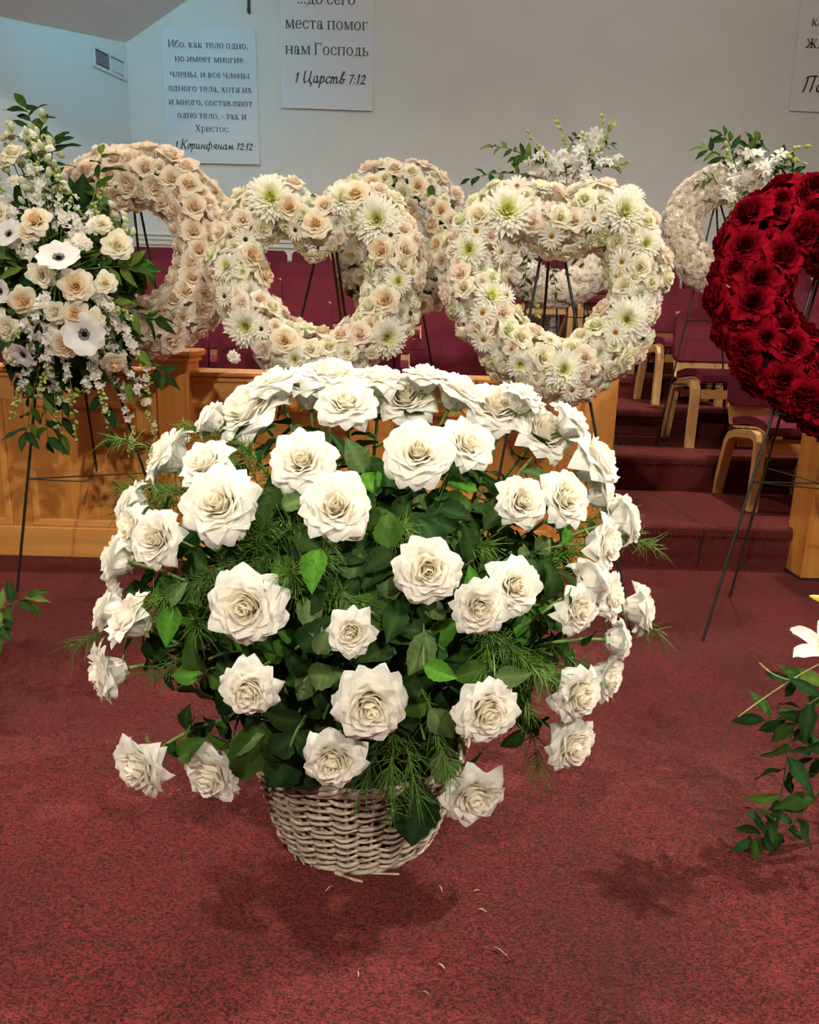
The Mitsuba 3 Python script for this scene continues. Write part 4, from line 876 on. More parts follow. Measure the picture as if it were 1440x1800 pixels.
for pts, n in (([A, (50, 640, .02), (22, 735, 0)], 44), ([A, (120, 640, .06), (135, 770, .02)], 30), ([A, (165, 640, .05), (192, 750, .03)], 62), ([A, (225, 590, .04), (262, 700, .02)], 66), ([A, (232, 660, .03), (278, 800, .0)], 60), ([A, (215, 690, .0), (225, 805, .0)], 34), ([A, (85, 610, .08), (72, 690, .05)], 40), ([A, (95, 680, .05), (108, 760, .0)], 30),
                ([A, (60, 330, 0), (52, 240, -.02)], 46), ([A, (75, 330, 0), (68, 262, 0)], 40), ([A, (20, 370, .0), (-10, 300, 0)], 40), ([A, (150, 400, 0), (185, 320, 0)], 36), ([A, (130, 390, .0), (118, 330, 0)], 30), ([A, (185, 530, .06), (235, 560, .06)], 40), ([A, (60, 560, .1), (0, 600, .06)], 36), ([A, (160, 660, .02), (60, 700, .02)], 30), ([A, (30, 430, .05), (-15, 420, 0)], 34), ([A, (110, 350, .02), (95, 300, 0)], 30)):
    spike(pts, n, None, .042)
for pts, n in (([A, (70, 300, 0), (18, 235, 0)], 12), ([A, (90, 320, 0), (62, 228, 0)], 14), ([A, (100, 330, 0), (88, 268, 0)], 10), ([A, (200, 430, .0), (195, 380, .05)], 10), ([A, (60, 380, 0), (10, 250, 0)], 12)):
    P = np.array([sp_at(*q) for q in pts]); cs = CubicSpline(np.linspace(0, 1, 3), P); v, f = tube(cs(np.linspace(0, 1, 8)), .002, 4); k = put(SP + '__bud_stem', (v, f), 'stemskin', True, tint(v, (.10, .18, .05)))
    for i in range(n):
        u = .55 + .45 * (i + 1) / n; d = unit(cs(u, 1) + rng.normal(0, .35, 3) * np.linalg.norm(cs(u, 1))); q = cs(u) + rng.normal(0, .022, 3)
        inst(k + '__bud', KINDS['white_bud'][0], mat(q, frame(d), rng.uniform(.03, .045)))
for px, py, s in ((50, 240, 26), (18, 236, 18), (68, 262, 20), (88, 262, 16), (150, 430, 22), (165, 400, 26), (180, 395, 30), (142, 425, 26), (25, 320, 24)):
    p = sp_at(px, py, .04); inst(SP + '__carnation', pick('white_carnation', rng), mat(p, frame(unit((p - SC) + [0, -.3, .1])), s / sppm * 1.1))
for pts, n, sz, g in (([A, (70, 280, -.04), (45, 190, -.04)], 13, .10, 'ruscus_leaf'), ([A, (90, 320, -.02), (98, 250, -.02)], 9, .10, 'ruscus_leaf'), ([A, (160, 360, 0), (178, 272, 0)], 9, .085, 'ruscus_leaf'), ([A, (190, 470, 0), (255, 470, .02)], 9, .09, 'ruscus_leaf'), ([A, (210, 540, .04), (275, 560, .06)], 9, .09, 'ruscus_leaf'), ([A, (225, 600, .03), (290, 660, .04)], 11, .09, 'ruscus_leaf'),
                      ([A, (80, 640, .02), (85, 775, .02)], 12, .095, 'ruscus_leaf'), ([A, (110, 650, .0), (108, 770, -.02)], 10, .11, 'ruscus_leaf'), ([A, (170, 640, .0), (188, 765, .0)], 8, .10, 'ruscus_leaf'), ([A, (50, 600, .0), (15, 640, 0)], 9, .09, 'ruscus_leaf'), ([A, (205, 640, .0), (235, 690, -.0)], 8, .09, 'ruscus_leaf'), ([A, (30, 470, 0), (-20, 470, 0)], 9, .11, 'ruscus_leaf'), ([A, (60, 690, -.02), (45, 760, 0)], 8, .10, 'ruscus_leaf')):
    bough(SP + '__ruscus_stem', [sp_at(*q) for q in pts], .003, g, n, sz, rng, start=.3)
for px, py in [(x, y) for x in range(10, 230, 34) for y in range(370, 680, 36) if ((x - 100) / 130) ** 2 + ((y - 510) / 170) ** 2 < 1]:
    p = sp_at(px + rng.uniform(-12, 12), py + rng.uniform(-12, 12), -.07)
    for _ in range(5):
        d = unit(unit(rng.normal(0, 1, 3)) * [1, .5, 1] + (p - SC)); leaf_inst(SP + '__leaf', pick('rose_leaf' if rng.random() < .5 else 'ruscus_leaf', rng), p, d, unit([0, -.9, .5] + rng.normal(0, .3, 3)), rng.uniform(.08, .14), rng)
easel(at(100, 380, 3.12), [foot(30, 1040), foot(312, 1010), foot(190, 960)], 'dark wire easel under the tall white spray at the left edge', (.50, 1.0))

# ---------------------------------------------------------------- foliage cut by the frame's edges
RY = 1.62
CS = numbered('corner_spray'); tag(CS, 'arrangement with a white lily and long ruscus stems cut by the lower right edge', 'flower arrangement')
def rp(px, py, Y): return at(px, py, Y)
for pts, n, sz in (([(1500, 1190), (1420, 1240), (1392, 1290), (1378, 1370), (1362, 1440)], 13, .088), ([(1362, 1440), (1352, 1455), (1318, 1480)], 9, .075), ([(1500, 1340), (1440, 1395), (1400, 1440), (1375, 1470)], 9, .09), ([(1500, 1300), (1455, 1330), (1425, 1330)], 6, .10), ([(1520, 1180), (1450, 1205), (1395, 1200)], 6, .075), ([(1500, 1240), (1430, 1260), (1345, 1265)], 7, .085)):
    bough(CS + '__ruscus_stem', [rp(x, y, 1.45 + .12 * i / len(pts)) for i, (x, y) in enumerate(pts)], .0028, 'ruscus_leaf', n, sz, rng, start=.12)
for pts in ([(1480, 1150), (1400, 1190), (1298, 1260)], [(1420, 1200), (1370, 1190), (1335, 1165)]):
    P = np.array([rp(x, y, 1.5) for x, y in pts]); v, f = tube(CubicSpline(np.linspace(0, 1, 3), P)(np.linspace(0, 1, 8)), .0018, 4); put(CS + '__grass_blade', (v, f), 'stemskin', True, tint(v, (.34, .33, .12)))
p = rp(1452, 1110, 1.5)
lil = []
for k in range(6):
    q, f, vv = strip_petal(k * math.pi / 3 + .4, .62, .26, 62, -28, .03, 0, 9, 5, .22, .12); lil.append((q, f, np.array((.62, .68, .42)) * (1 - vv) ** 2 + np.array((.93, .92, .88)) * (1 - (1 - vv) ** 2)))
q, f, c = join(lil); scene[CS + '__lily'] = mikit.ply((q, f), 'petal', smooth=True, color=np.clip(c, 0, 1), to_world=mat(p + [.01, 0, -.06], frame((-.15, -.35, .9), .2), .15))
v, f, c = bud((.75, .55, .10), (.90, .80, .30)); scene[CS + '__lily_bud'] = mikit.ply((v, f), 'petal', smooth=True, color=c, to_world=mat(rp(1462, 1058, 1.55), frame((-.9, -.1, .25)), .055) @ T().scale([.45, .45, 1]))
v, f = tube(bez(p + [.01, 0, -.05], p + [.05, .02, -.2], p + [.22, .1, -.45], 8), .004, 6); put(CS + '__lily_stem', (v, f), 'stemskin', True, tint(v, (.10, .2, .05)))
pot = trimesh.creation.revolve(np.array([[0, 0], [.12, 0], [.15, .2], [.14, .2], [.11, .02], [0, .02]]), sections=28); pc = atz(1640, 1480, 0); pot.apply_translation(pc)
scene[CS + '__basket'] = mikit.ply(pot, 'wicker', smooth=40)
v, f = dome(.14, .16, .14, 14, 5, .1, rng); scene[CS + '__foam'] = mikit.ply((v + pc, f), 'foam', smooth=True)
LS = numbered('edge_spray'); tag(LS, 'few ruscus leaves of an arrangement cut by the left edge, above the carpet', 'flower arrangement')
bough(LS + '__ruscus_stem', [at(-60, 1090, 2.2), at(-10, 1075, 2.2), at(48, 1048, 2.15)], .003, 'ruscus_leaf', 8, .085, rng, start=.3)
bough(LS + '__ruscus_stem', [at(-60, 1120, 2.2), at(-20, 1110, 2.2), at(6, 1100, 2.15)], .003, 'ruscus_leaf', 5, .085, rng, start=.3)
pc2 = atz(-130, 1230, 0); pot2 = pot.copy(); pot2.apply_translation(pc2 - pc); scene[LS + '__basket'] = mikit.ply(pot2, 'wicker', smooth=40)
scene[LS + '__foam'] = mikit.ply((v + pc2, f), 'foam', smooth=True)
bough(LS + '__ruscus_stem', [pc2 + [0, 0, .25], (pc2 + at(-60, 1090, 2.2)) / 2 + [0, 0, .15], at(-60, 1090, 2.2)], .003, 'ruscus_leaf', 6, .085, rng, start=.2)
for base, n in ((pc2, LS), (pc, CS)):
    for q in range(14):
        a = rng.uniform(0, 6.28); e = base + [.30 * math.cos(a), .22 * math.sin(a), rng.uniform(.28, .55)]
        if n == LS and depth_of(e) > 0 and (e - EYE) @ RIGHT / depth_of(e) * FPX + 720 > -70: continue
        if n == CS and (e - EYE) @ RIGHT / depth_of(e) * FPX + 720 < 1530: continue
        bough(n + '__ruscus_stem', [base + [0, 0, .22], base + [.12 * math.cos(a), .1 * math.sin(a), .36], e], .003, 'ruscus_leaf', 9, .085, rng, start=.2)
v, f = tube(bez(rp(1462, 1058, 1.55), rp(1490, 1062, 1.55), pc + [0, 0, .25], 8), .003, 5); put(CS + '__lily_stem', (v, f), 'stemskin', True, tint(v, (.10, .2, .05)))
v, f = tube(bez(rp(1500, 1190, 1.45), rp(1560, 1190, 1.5), pc + [0, 0, .25], 8), .003, 5); put(CS + '__lily_stem', (v, f), 'stemskin', True, tint(v, (.10, .2, .05)))
# scraps on the carpet
for i, (px, py, L, c, what) in enumerate(((578, 1562, .022, (.55, .42, .28), 'tan scrap of stem on the carpet below the basket'), (848, 1600, .018, (.62, .5, .3), 'pale straw scrap on the carpet right of the basket shadow'), (776, 1698, .016, (.75, .62, .42), 'pale scrap on the carpet low in the picture'), (838, 1566, .014, (.5, .38, .22), 'brown scrap on the carpet near the hanging lowest rose'),
      (630, 1712, .012, (.40, .42, .34), 'grey-green scrap on the carpet low in the middle'), (880, 1672, .03, (.50, .30, .22), 'thin strand on the carpet low on the right'), (775, 1562, .02, (.62, .48, .34), 'pale fibre on the carpet under the basket front'), (748, 1745, .012, (.45, .36, .25), 'small brown crumb near the bottom edge'))):
    p = atz(px, py, .004); a = rng.uniform(0, 3); d = np.array([math.cos(a), math.sin(a), .05]) * L / 2
    k = numbered('plant_scrap'); v, f = tube([p - d, p + [0, 0, .003], p + d], [.0008, .0017, .0006], 5); scene[k] = mikit.ply((v, f), 'stemskin', smooth=True, color=tint(v, np.array(c) * .7)); tag(k, what, 'plant scrap')
# ---------------------------------------------------------------- the willow basket
rng = np.random.default_rng(77)
BC = atz(628, 1462, .0) * [1, 1, 0]; BC = np.array([BC[0], 1.60, 0.0])
BH, R0, R1 = .235, .178, .245
NST = 26
def basket_r(z): return R0 + (R1 - R0) * np.clip(z / BH, 0, 1.1) ** .8
tag('willow_basket', 'round whitewashed willow basket holding the white roses, on the red carpet', 'basket')
for i in range(NST):
    a = (i + .3) * 2 * math.pi / NST; z = np.linspace(.0, BH + .006, 7)
    p = np.stack([BC[0] + basket_r(z) * np.cos(a), BC[1] + basket_r(z) * np.sin(a), z], 1)
    put('willow_basket__stake', tube(p, .0042, 6), 'wicker', True)
zrow, rows = .008, []
while zrow < BH - .004:
    rows.append(zrow); zrow += .0098
for j, z0 in enumerate(rows):
    m = NST * 8; th = np.linspace(0, 2 * math.pi, m + 1); ph = th * NST / 2 - .3 * math.pi * 1 + j * math.pi
    w = np.cos(ph - .3 * math.pi * 0)
    rr = basket_r(z0) + .0085 * np.sign(w) * np.abs(w) ** .7
    zz = z0 + .0030 * np.sin(ph) + .0058 * (2 * np.abs((th * NST / (2 * math.pi) - .3) / 2 % 1 - .5) - .5) + .0016 * np.sin(th * 5 + j * 1.7) + .0012 * np.sin(th * 11 + j)
    th_r = .0041 * (1 + .16 * np.sin(th * 7 + j * 2.1) + .10 * np.sin(th * 17 + j))
    put('willow_basket__weaver', tube(np.stack([BC[0] + rr * np.cos(th), BC[1] + rr * np.sin(th), zz], 1), th_r, 6, False), 'wicker', True)
th = np.linspace(0, 2 * math.pi, 181)
for q in range(3):
    rr = R1 + .002 + .008 * np.cos(th * 13 + q * 2.1); zz = BH + .004 + .006 * np.sin(th * 13 + q * 2.1)
    put('willow_basket__rim', tube(np.stack([BC[0] + rr * np.cos(th), BC[1] + rr * np.sin(th), zz], 1), .0055, 6, False), 'wicker', True)
for q in range(2):
    rr = R0 + .004 + .006 * np.cos(th * 13 + q * 3.1); zz = .007 + .004 * np.sin(th * 13 + q * 3.1)
    put('willow_basket__foot_rim', tube(np.stack([BC[0] + rr * np.cos(th), BC[1] + rr * np.sin(th), zz], 1), .0055, 6, False), 'wicker', True)
lin = trimesh.creation.revolve(np.array([[0, .012], [R0 - .012, .012], [R1 - .014, BH - .02], [R1 - .024, BH - .02], [R0 - .02, .02], [0, .02]]), sections=40); lin.apply_translation(BC)
scene['willow_basket__lining'] = mikit.ply(lin, 'dark_gap', smooth=40)
v, f = dome(R1 - .02, .10, BH - .04, 20, 6, .03, rng)
scene['floral_foam'] = mikit.ply((v + BC, f), 'foam', smooth=True); tag('floral_foam', 'dark green floral foam filling the basket under the leaves', 'floral foam')
twigs = []
for q in range(9):
    a = rng.uniform(-2.4, -.8); r = R0 + rng.uniform(.0, .03); p = BC + [r * math.cos(a), r * math.sin(a), .004]
    d = np.array([-math.sin(a), math.cos(a), 0]) * rng.uniform(.015, .035) + np.array([math.cos(a), math.sin(a), 0]) * .012
    put('willow_basket__twig_end', tube([p - d, p + d + [0, 0, .002]], .0025, 5), 'wicker')

# ---------------------------------------------------------------- the white roses
EC, ER = np.array([-.085, 1.60, .58]), np.array([.56, .44, .43])
def on_dome(px, py, shell=1.0):
    """Where the sight line meets the bouquet's shell, or passes it closest, and the shell's outward direction."""
    d = ray(px, py); o = (EYE - EC) / (ER * shell); q = d / (ER * shell)
    a, b, c = q @ q, o @ q, o @ o - 1
    disc = b * b - a * c
    t = (-b - math.sqrt(disc)) / a if disc > 0 else -b / a
    p = EYE + d * t; return p, unit((p - EC) / ER ** 2)
# pixel x, y, width, turn of the face (right, up, towards the camera; None = along the shell), openness, label
RT = [
 (440, 722, 128, (-.55, .75, .45), 1.0, 'white rose at the upper left end of the top row, leaning left'),
 (487, 676, 96, (-.3, .95, .1), .95, 'white rose behind the upper left end of the top row'),
 (545, 688, 92, (-.05, 1, .05), .85, 'upright white rose in the top row with its green sepals showing'),
 (582, 660, 100, (.05, .95, .25), 1.0, 'topmost white rose at the left, below the left flower heart'),
 (610, 708, 112, (.05, .72, .70), 1.0, 'white rose in the middle of the top row, left of centre'),
 (668, 668, 96, (.05, .95, .1), 1.0, 'white rose half hidden behind the centre of the top row'),
 (712, 700, 118, (.05, .72, .65), 1.0, 'big white rose at the centre of the top row'),
 (748, 664, 80, (.1, .95, .0), 1.0, 'white rose peeping out at the back of the top row'),
 (806, 690, 98, (.45, .85, .2), .9, 'white rose right of the centre of the top row, turned right'),
 (868, 718, 118, (.25, .72, .62), 1.0, 'wide white rose in the right half of the top row'),
 (918, 700, 80, (.5, .85, .0), 1.0, 'white rose behind the right half of the top row'),
 (956, 764, 112, (.45, .65, .60), 1.0, 'white rose at the right end of the top row, in front of the oak post'),
 (1004, 742, 84, (.75, .65, .0), 1.0, 'white rose behind the right end of the top row'),
 (1046, 812, 112, (.80, .55, .20), 1.05, 'white rose on the upper right edge with one long lower petal'),
 (532, 810, 124, (-.05, .55, .82), 1.0, 'pointed white rose in the second row, left of centre'),
 (736, 795, 132, (.02, .55, .82), 1.05, 'wide blush-tinged white rose at the centre of the second row'),
 (822, 782, 104, (.30, .60, .72), .95, 'white rose touching the right side of the blush-tinged one'),
 (592, 890, 132, (.05, .42, .90), 1.05, 'white rose below the pointed one in the second row'),
 (386, 885, 148, (-.15, .50, .85), 1.05, 'largest white rose on the upper left, with a double heart'),
 (362, 816, 110, (-.40, .60, .65), 1.0, 'white rose just above the largest one on the upper left'),
 (296, 800, 104, (-.80, .55, .10), 1.0, 'white rose on the upper left edge in front of the oak panel'),
 (232, 884, 80, (-.88, .40, .0), 1.0, 'white rose at the left edge in front of the base of the oak panel'),
 (276, 948, 104, (-.25, .25, .93), .95, 'round white rose on the left, its heart facing the camera'),
 (232, 928, 88, (-.70, .25, .60), .95, 'white rose behind the round one on the left'),
 (206, 985, 84, (-.95, .20, .05), .95, 'white rose at the far left edge seen from the side'),
 (917, 882, 102, (.25, .30, .90), .95, 'white rose of the right-hand pair above the fern, the left one'),
 (992, 876, 106, (.50, .35, .75), 1.0, 'white rose of the right-hand pair above the fern, the right one'),
 (1056, 870, 72, (.85, .30, .0), .9, 'small white rose behind the upper right edge'),
 (1098, 912, 84, (.92, .22, -.05), 1.0, 'white rose at the right edge with fern threads across it'),
 (1062, 956, 92, (.85, .10, .45), 1.0, 'white rose on the right seen from the side, above the side-by-side three'),
 (752, 1001, 124, (.02, .20, .97), 1.0, 'star-shaped white rose in the middle of the bouquet'),
 (433, 1066, 144, (-.10, .10, .98), 1.0, 'largest white rose in the left middle, with a swirled heart'),
 (617, 1111, 94, (-.02, .10, .98), .85, 'smallest front white rose, at the centre of the bouquet'),
 (905, 1030, 110, (.30, .30, .90), 1.0, 'upper rose of the touching pair right of the star-shaped one'),
 (842, 1067, 102, (.05, .05, .99), .9, 'lower rose of the touching pair right of the star-shaped one'),
 (1015, 1072, 96, (.50, .05, .85), .95, 'first of three white roses side by side on the right'),
 (1070, 1046, 84, (.80, .15, .45), .95, 'second of three white roses side by side on the right'),
 (1124, 1070, 88, (.95, .05, .10), .9, 'last of three side by side, the white rose farthest right'),
 (1085, 1125, 62, (.95, -.1, -.1), .9, 'small white rose hidden behind a leaf at the right edge'),
 (1066, 1190, 92, (.75, -.05, .60), .95, 'white rose behind the lower right cluster'),
 (1014, 1220, 110, (.55, -.10, .80), 1.0, 'white rose in front in the lower right cluster'),
 (1004, 1308, 108, (.5, -.15, .8), 1.0, 'lowest white rose of the right cluster, in the shade of the one above'),
 (857, 1250, 124, (.25, -.05, .96), 1.05, 'white rose low on the right with petals flared to the left'),
 (650, 1240, 140, (.10, .0, .98), 1.1, 'white rose above the basket with two raised upper petals'),
 (437, 1213, 112, (-.02, -.08, .98), 1.05, 'five-cornered white rose low on the left'),
 (232, 1090, 98, (-.55, .50, .30), .8, 'half open white rose at the left edge, seen from the side'),
 (196, 1070, 72, (-.80, .35, -.1), .85, 'white rose behind the half open one at the left edge'),
 (190, 1183, 108, (-.7, .0, .5), .85, 'white rose at the lower left edge on a level stem'),
 (249, 1343, 122, (-.45, -.15, .85), .9, 'drooping white rose hanging over the carpet at the lower left'),
 (375, 1355, 120, (-.32, -.2, .9), .9, 'drooping white rose hanging beside the basket on the left'),
 (586, 1336, 118, (-.05, -.10, .98), 1.05, 'white rose resting on the basket rim'),
 (832, 1396, 126, (.2, -.2, .95), .9, 'lowest white rose, hanging beside the basket on the right'),
 (372, 738, 70, (-.85, .5, -.2), .9, 'white rose behind the top left of the bouquet, among fern'),
 (1038, 1020, 60, (.7, .3, -.4), .9, 'white rose hidden at the back right of the bouquet'),
]
SHORT = {1: 'topmost rose at the left', 4: 'topmost rose', 7: 'big rose of the top row', 14: 'pointed rose of the second row', 15: 'blush-tinged rose', 17: 'rose below the pointed one', 18: 'rose with a double heart', 22: 'round rose on the left', 25: 'right-hand pair', 11: 'rose at the right end of the top row',
         30: 'star-shaped rose', 31: 'swirled rose in the left middle', 32: 'smallest front rose', 34: 'touching pair', 35: 'three roses side by side', 40: 'lower right cluster', 42: 'flared rose low on the right', 43: 'rose above the basket', 44: 'five-cornered rose low on the left', 45: 'half open rose at the left edge', 50: 'rose on the basket rim', 51: 'lowest rose', 49: 'drooping pair'}
USED = {}
def near_rose(what, px, py):
    i = min(SHORT, key=lambda k: (RT[k][0] - px) ** 2 + (RT[k][1] - py) ** 2); dx, dy = px - RT[i][0], py - RT[i][1]
    side = ('right of' if dx > 0 else 'left of') if abs(dx) > 1.4 * abs(dy) else ('below' if dy > 0 else 'above') if abs(dy) > 1.4 * abs(dx) else ('lower right of' if dx > 0 else 'lower left of') if dy > 0 else ('upper right of' if dx > 0 else 'upper left of')
    at_ = f'{side} the {SHORT[i]}'; k = USED.get((what, at_), 0); USED[(what, at_)] = k + 1
    return f'{what} {at_}' + ('', ', second there', ', third there', ', fourth there', ', fifth there', ', sixth there')[k]
def dome_leafing(key, p, out, n, rng, size=(.055, .085), stem=None):
    for _ in range(n):
        d = unit(out * rng.uniform(-.1, .7) + unit(rng.normal(0, 1, 3)) * .9 + np.array([0, 0, -.12]))
        leaf_inst(key, 'rose_leaf', p + rng.normal(0, .012, 3), d, unit(out + np.array([0, 0, .35]) + rng.normal(0, .45, 3)), rng.uniform(*size), rng)
CROWN = BC + [0, 0, BH + .03]
for i, (px, py, wpx, face, op, label) in enumerate(RT):
    p, nrm = on_dome(px, py)
    n = unit(RIGHT * face[0] + np.array([0, 0, 1]) * face[1] + np.array([0, -1, 0]) * face[2])
    dia = np.clip(wpx * depth_of(p) / FPX, .08, .16) * (1.04 + .16 * (face[2] < .5))
    key = numbered('white_rose'); tag(key, label, 'rose', 'white roses in the basket')
    heart, guards = rose(200 + i, n=50, guard=9, nu=9, nv=8, op=op - .07, inner=(.98, .935, .82), outer=(.96, .95, .90))
    allp = norm_size([with_core(heart, (.98, .935, .82), .47, .11)] + guards)
    base = p - n * .27 * dia; R = frame(n, rng.uniform(0, 6.28)); M = mat(base, R, dia)
    scene[key + '__bloom'] = mikit.ply(allp[0][:2], 'petal', smooth=True, color=np.clip(allp[0][2], 0, 1), to_world=M)
    for q in allp[1:]:
        put(key + '__petal', q[:2], 'petal', True, np.clip(q[2], 0, 1), M)
    v, f = dome(.085, .10, -.05, 10, 4); v[:, 2] = -v[:, 2] + .0
    sep = [(v * [1, 1, 1], f)]
    for k in range(5):
        sp, sf, sv = strip_petal(k * 2 * math.pi / 5, .26, .075, 20, -50, .05, .02, 5, 3, .1, .1); sep.append((sp, sf))
    v, f = merge(sep); put(key + '__sepals', (v, f), 'leafskin', True, tint(v, (.16, .27, .07)), M)
    tgt = CROWN + np.array([rng.normal(0, .05), rng.normal(0, .04), 0])
    L = np.linalg.norm(base - tgt); b1 = base - n * min(.22, .5 * L)
    line = bez(base, b1, tgt, 10)
    v, f = tube(line, np.linspace(.0036, .0044, 10), 6); put(key + '__stem', (v, f), 'stemskin', True, tint(v, (.13, .23, .05)) * np.linspace(1.15, .75, 10).repeat(6)[:len(v), None])
    for k in range(6):
        u = .16 + .42 * (k + .5) / 6; j = int(u * 9); q = line[j]; t = unit(line[j] - line[j + 1])
        d = unit(t * .5 + unit(np.cross(t, rng.normal(0, 1, 3))) * .9)
        leaf_inst(key + '__leaf', 'rose_leaf', q, d, unit(unit((q - EC) / ER ** 2) + [0, -.2, .3] + rng.normal(0, .3, 3)), rng.uniform(.055, .085), rng)

# ---------------------------------------------------------------- leafy stems between them
def foliage(px, py, shell, n, label, size=(.06, .09)):
    p, out = on_dome(px, py, shell); key = numbered('rose_leaf_stem'); tag(key, label, 'leafy stem', 'leafy rose stems among the white roses')
    line = bez(p, p - out * .16, CROWN + rng.normal(0, .04, 3) * [1, 1, .2], 9)
    v, f = tube(line, .0028, 5); put(key + '__stem', (v, f), 'stemskin', True, tint(v, (.09, .15, .04)))
    for k in range(n):
        j = min(7, int(rng.uniform(0, 5.2))); q = line[j] + (line[j + 1] - line[j]) * rng.random()
        d = unit(out * rng.uniform(.0, .5) + unit(np.cross(out, rng.normal(0, 1, 3))) + np.array([0, 0, -.15]))
        leaf_inst(key + '__leaf', 'rose_leaf', q, d, unit(out + np.array([0, -.3, .4]) + rng.normal(0, .35, 3)), rng.uniform(*size), rng)
FL = [(x, y) for y, xs in ((800, (640, 700)), (850, (480, 660, 800, 850)), (900, (500, 700, 770, 830)), (950, (380, 470, 560, 650, 700, 850, 960)), (1000, (360, 560, 640, 830, 960)), (1050, (300, 540, 620, 690, 760, 960)), (1100, (330, 520, 700, 760, 930)),
      (1150, (300, 370, 530, 690, 780, 900, 960)), (1200, (300, 350, 540, 740, 790, 930)), (1250, (400, 530, 560, 770, 950)), (1300, (470, 520, 740, 790, 930)), (1330, (700, 750))) for x in xs]
for i, (x, y) in enumerate(FL):
    x, y = x + rng.uniform(-15, 15), y + rng.uniform(-15, 15); foliage(x, y, rng.uniform(.80, .96), 7, near_rose('dark leafy stem', x, y))
fill = []
for _ in range(520):
    o = unit(rng.normal(0, 1, 3)); o[2] = abs(o[2]) * 1.0 - .55 if rng.random() < .4 else o[2]
    p = EC + ER * unit(o) * rng.uniform(.45, .86)
    if p[2] < .30: continue
    out = unit((p - EC) / ER ** 2); d = unit(np.cross(out, rng.normal(0, 1, 3)) + out * .3); z = unit(out + rng.normal(0, .4, 3)); z = unit(z - d * (z @ d))
    lv, lf, lc = leaf(int(rng.integers(1000)), .6, DG, (.045, .10, .03), .6, nl=9); s = rng.uniform(.06, .10)
    fill.append((p + s * (lv @ np.stack([d, np.cross(z, d), z], 1).T), lf, lc))
v, f, c = join(fill); scene['greenery_filler'] = mikit.ply((v, f), 'leafskin', smooth=True, color=np.clip(c, 0, 1)); tag('greenery_filler', 'mass of dark leaves deep inside the bouquet of white roses', 'foliage', kind='stuff')
# the large leaves that hang by the rim of the basket
def hanging(px, py, px2, py2, Y, label, var, up=(0, -1, .25)):
    a, b = at(px, py, Y), at(px2, py2, Y - .015); key = numbered('hanging_rose_leaf'); L = np.linalg.norm(b - a)
    tag(key, label, 'leaf'); leaf_inst(key + '__blade', KINDS['rose_leaf'][var], a, b - a, np.array(up, float), L * 1.08, rng)
    v, f = tube(bez(a, a + [0, .03, .03], a + [.0, .11, .03], 6), .0022, 5); put(key + '__stalk', (v, f), 'stemskin', True, tint(v, (.09, .15, .04)))
hanging(738, 1372, 722, 1492, 1.30, 'large dark leaf hanging over the front of the basket', 1)
hanging(520, 1320, 468, 1400, 1.32, 'near black leaf over the left of the basket rim', 0, (-.2, -1, -.3))
hanging(512, 1335, 545, 1392, 1.33, 'dark leaf hanging below the rose on the basket rim', 1)
hanging(452, 1262, 436, 1392, 1.30, 'long folded leaf beside the drooping rose, left of the basket', 2, (.6, -1, .2))
hanging(790, 1310, 770, 1385, 1.31, 'bright green leaf over the right of the basket rim', 5)
hanging(745, 1170, 800, 1190, 1.17, 'bright green leaf in the centre of the bouquet, right of the smallest front rose', 6, (0, -.8, .5))
hanging(560, 1150, 575, 1110, 1.17, 'yellowish leaf beside the smallest front rose', 5)
hanging(640, 830, 612, 775, 1.42, 'broad pale leaf standing between the roses of the second row', 5)
hanging(870, 1190, 930, 1188, 1.22, 'pale leaf lying level above the low right rose', 5)
hanging(405, 1320, 452, 1290, 1.3, 'wilted leaf on the stem of the drooping rose beside the basket', 5, (0, -.6, .8))
hanging(315, 1335, 345, 1300, 1.32, 'folded leaf between the two drooping roses', 2, (0, -.7, .7))

# ---------------------------------------------------------------- fern threads
def fern(px, py, shell, n, dirpx, L, label, green=(.068, .15, .014)):
    """A sprig of thread fern: a fine stem and many fine curved threads."""
    shell -= .07; L *= .85
    p, out = on_dome(px, py, shell); key = numbered('fern_sprig'); tag(key, label, 'fern sprig', 'thread fern sprigs among the white roses')
    d = unit(RIGHT * dirpx[0] + np.array([0, 0, 1]) * dirpx[1] + out * dirpx[2])
    p0 = p - d * L * .5; p1 = p + d * L * .5; bend = np.array([0, 0, -.25 * L])
    line = bez(p0 - out * .05, p + out * .01, p1 + bend, 10)
    v, f = tube(line, np.linspace(.0014, .0006, 10), 4); put(key + '__stem', (v, f), 'stemskin', True, tint(v, (.08, .17, .03)))
    T_ = []
    for k in range(n):
        u = rng.uniform(.05, 1.0) * 9; j = min(8, int(u)); q = line[j] + (line[j + 1] - line[j]) * (u - j)
        t = unit(line[j + 1] - line[j]); e = unit(t * rng.uniform(.4, 1.1) + unit(rng.normal(0, 1, 3)) * .9); l = rng.uniform(.022, .055)
        g = np.array([0, 0, -1]) * l * rng.uniform(0, .45)
        T_.append(tube(np.array([q, q + e * l * .5 + g * .2, q + e * l + g]), np.array([.0009, .0009, .0004]), 3, False))
    v, f = merge(T_); put(key + '__threads', (v, f), 'stemskin', True, tint(v, np.array(green) * rng.uniform(.8, 1.35)))
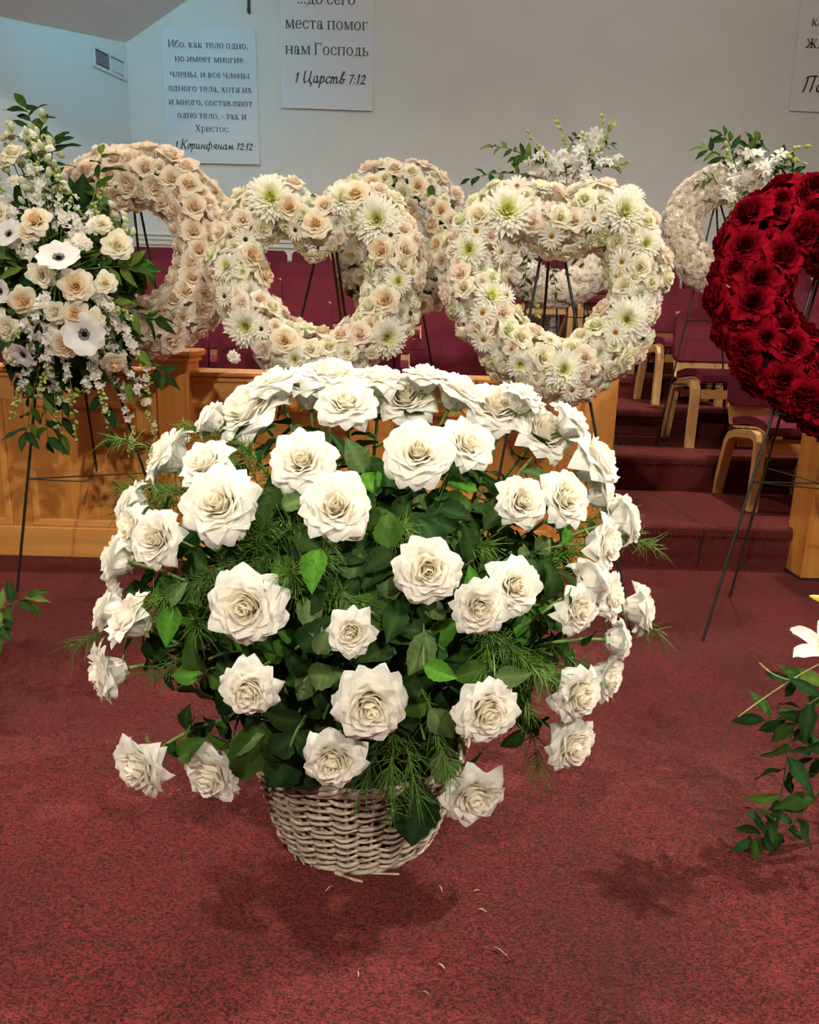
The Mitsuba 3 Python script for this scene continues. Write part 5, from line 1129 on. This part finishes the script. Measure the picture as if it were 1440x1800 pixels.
FN = [((520, 1010), .98, 170, (0, .3, .4), .14, 'thread fern in a bright tuft right of the swirled rose'), ((545, 990), .96, 150, (.4, .5, .2), .13, None), ((500, 1040), .96, 130, (-.3, .1, .4), .12, None), ((590, 1040), .94, 110, (.8, 0, .2), .12, None), ((450, 945), .93, 150, (.2, .4, .1), .15, None), ((440, 985), .92, 150, (-.2, -.3, .2), .15, None), ((500, 930), .92, 130, (.4, .2, .2), .14, None), ((400, 985), .90, 120, (-.5, -.2, .2), .14, None),
      ((900, 1130), .97, 180, (.5, -.3, .2), .16, 'thread fern in a broad tuft below the touching pair'), ((860, 1140), .94, 150, (-.3, -.4, .3), .14, None), ((940, 1150), .95, 150, (.6, -.4, .2), .14, None), ((910, 1180), .93, 120, (.2, -.6, .3), .14, None), ((1000, 965), .93, 160, (.4, .2, .2), .14, 'thread fern below the right-hand pair of roses'), ((990, 1000), .92, 110, (.3, -.3, .2), .13, None),
      ((690, 1340), 1.02, 150, (0, -1, .2), .15, 'thread fern hanging over the front of the basket'), ((720, 1330), 1.0, 110, (.3, -.9, .2), .13, None), ((770, 1290), .97, 110, (.3, -.7, .2), .14, None), ((650, 1350), 1.0, 60, (-.5, -.7, .2), .12, None),
      ((365, 755), 1.0, 130, (-.7, .6, 0), .15, 'thread fern rising at the upper left edge'), ((340, 790), 1.0, 120, (-.9, .2, 0), .15, None), ((280, 840), 1.03, 150, (-.9, .2, 0), .20, 'thread fern reaching left in front of the oak panel'), ((270, 870), 1.0, 140, (-.8, -.1, .2), .17, None), ((330, 860), .98, 120, (-.6, .2, .3), .15, None), ((250, 770), 1.06, 70, (-.9, .5, 0), .18, None),
      ((180, 1105), 1.04, 80, (-1, -.05, .1), .18, 'thin fern threads sticking out at the lower left edge'), ((330, 1030), .95, 130, (-.4, 0, .3), .15, None), ((210, 1060), 1.0, 70, (-.3, -.4, .3), .12, None), ((340, 1090), .93, 110, (.3, .1, .3), .14, None), ((1105, 935), 1.04, 90, (.9, -.1, 0), .16, 'thin fern threads sticking out at the right edge'), ((1060, 900), 1.0, 90, (.6, .2, .1), .14, None), ((1120, 1085), 1.02, 50, (.8, -.2, .2), .12, None),
      ((450, 800), .96, 130, (-.3, .4, .2), .15, None), ((420, 770), .97, 130, (-.2, .7, .1), .15, None), ((940, 1290), .95, 80, (.1, -.9, .2), .13, None), ((690, 940), .90, 110, (.2, .3, .3), .14, None), ((320, 1150), .93, 110, (-.4, 0, .2), .14, None), ((820, 960), .9, 90, (.3, .2, .2), .13, None), ((560, 960), .92, 110, (.2, .2, .3), .13, None), ((1010, 1150), .95, 90, (.5, -.2, .2), .13, None)]
for (q, sh, n, d, L, label) in FN:
    fern(q[0], q[1], sh, n, d, L, label or near_rose('thread fern sprig', *q))
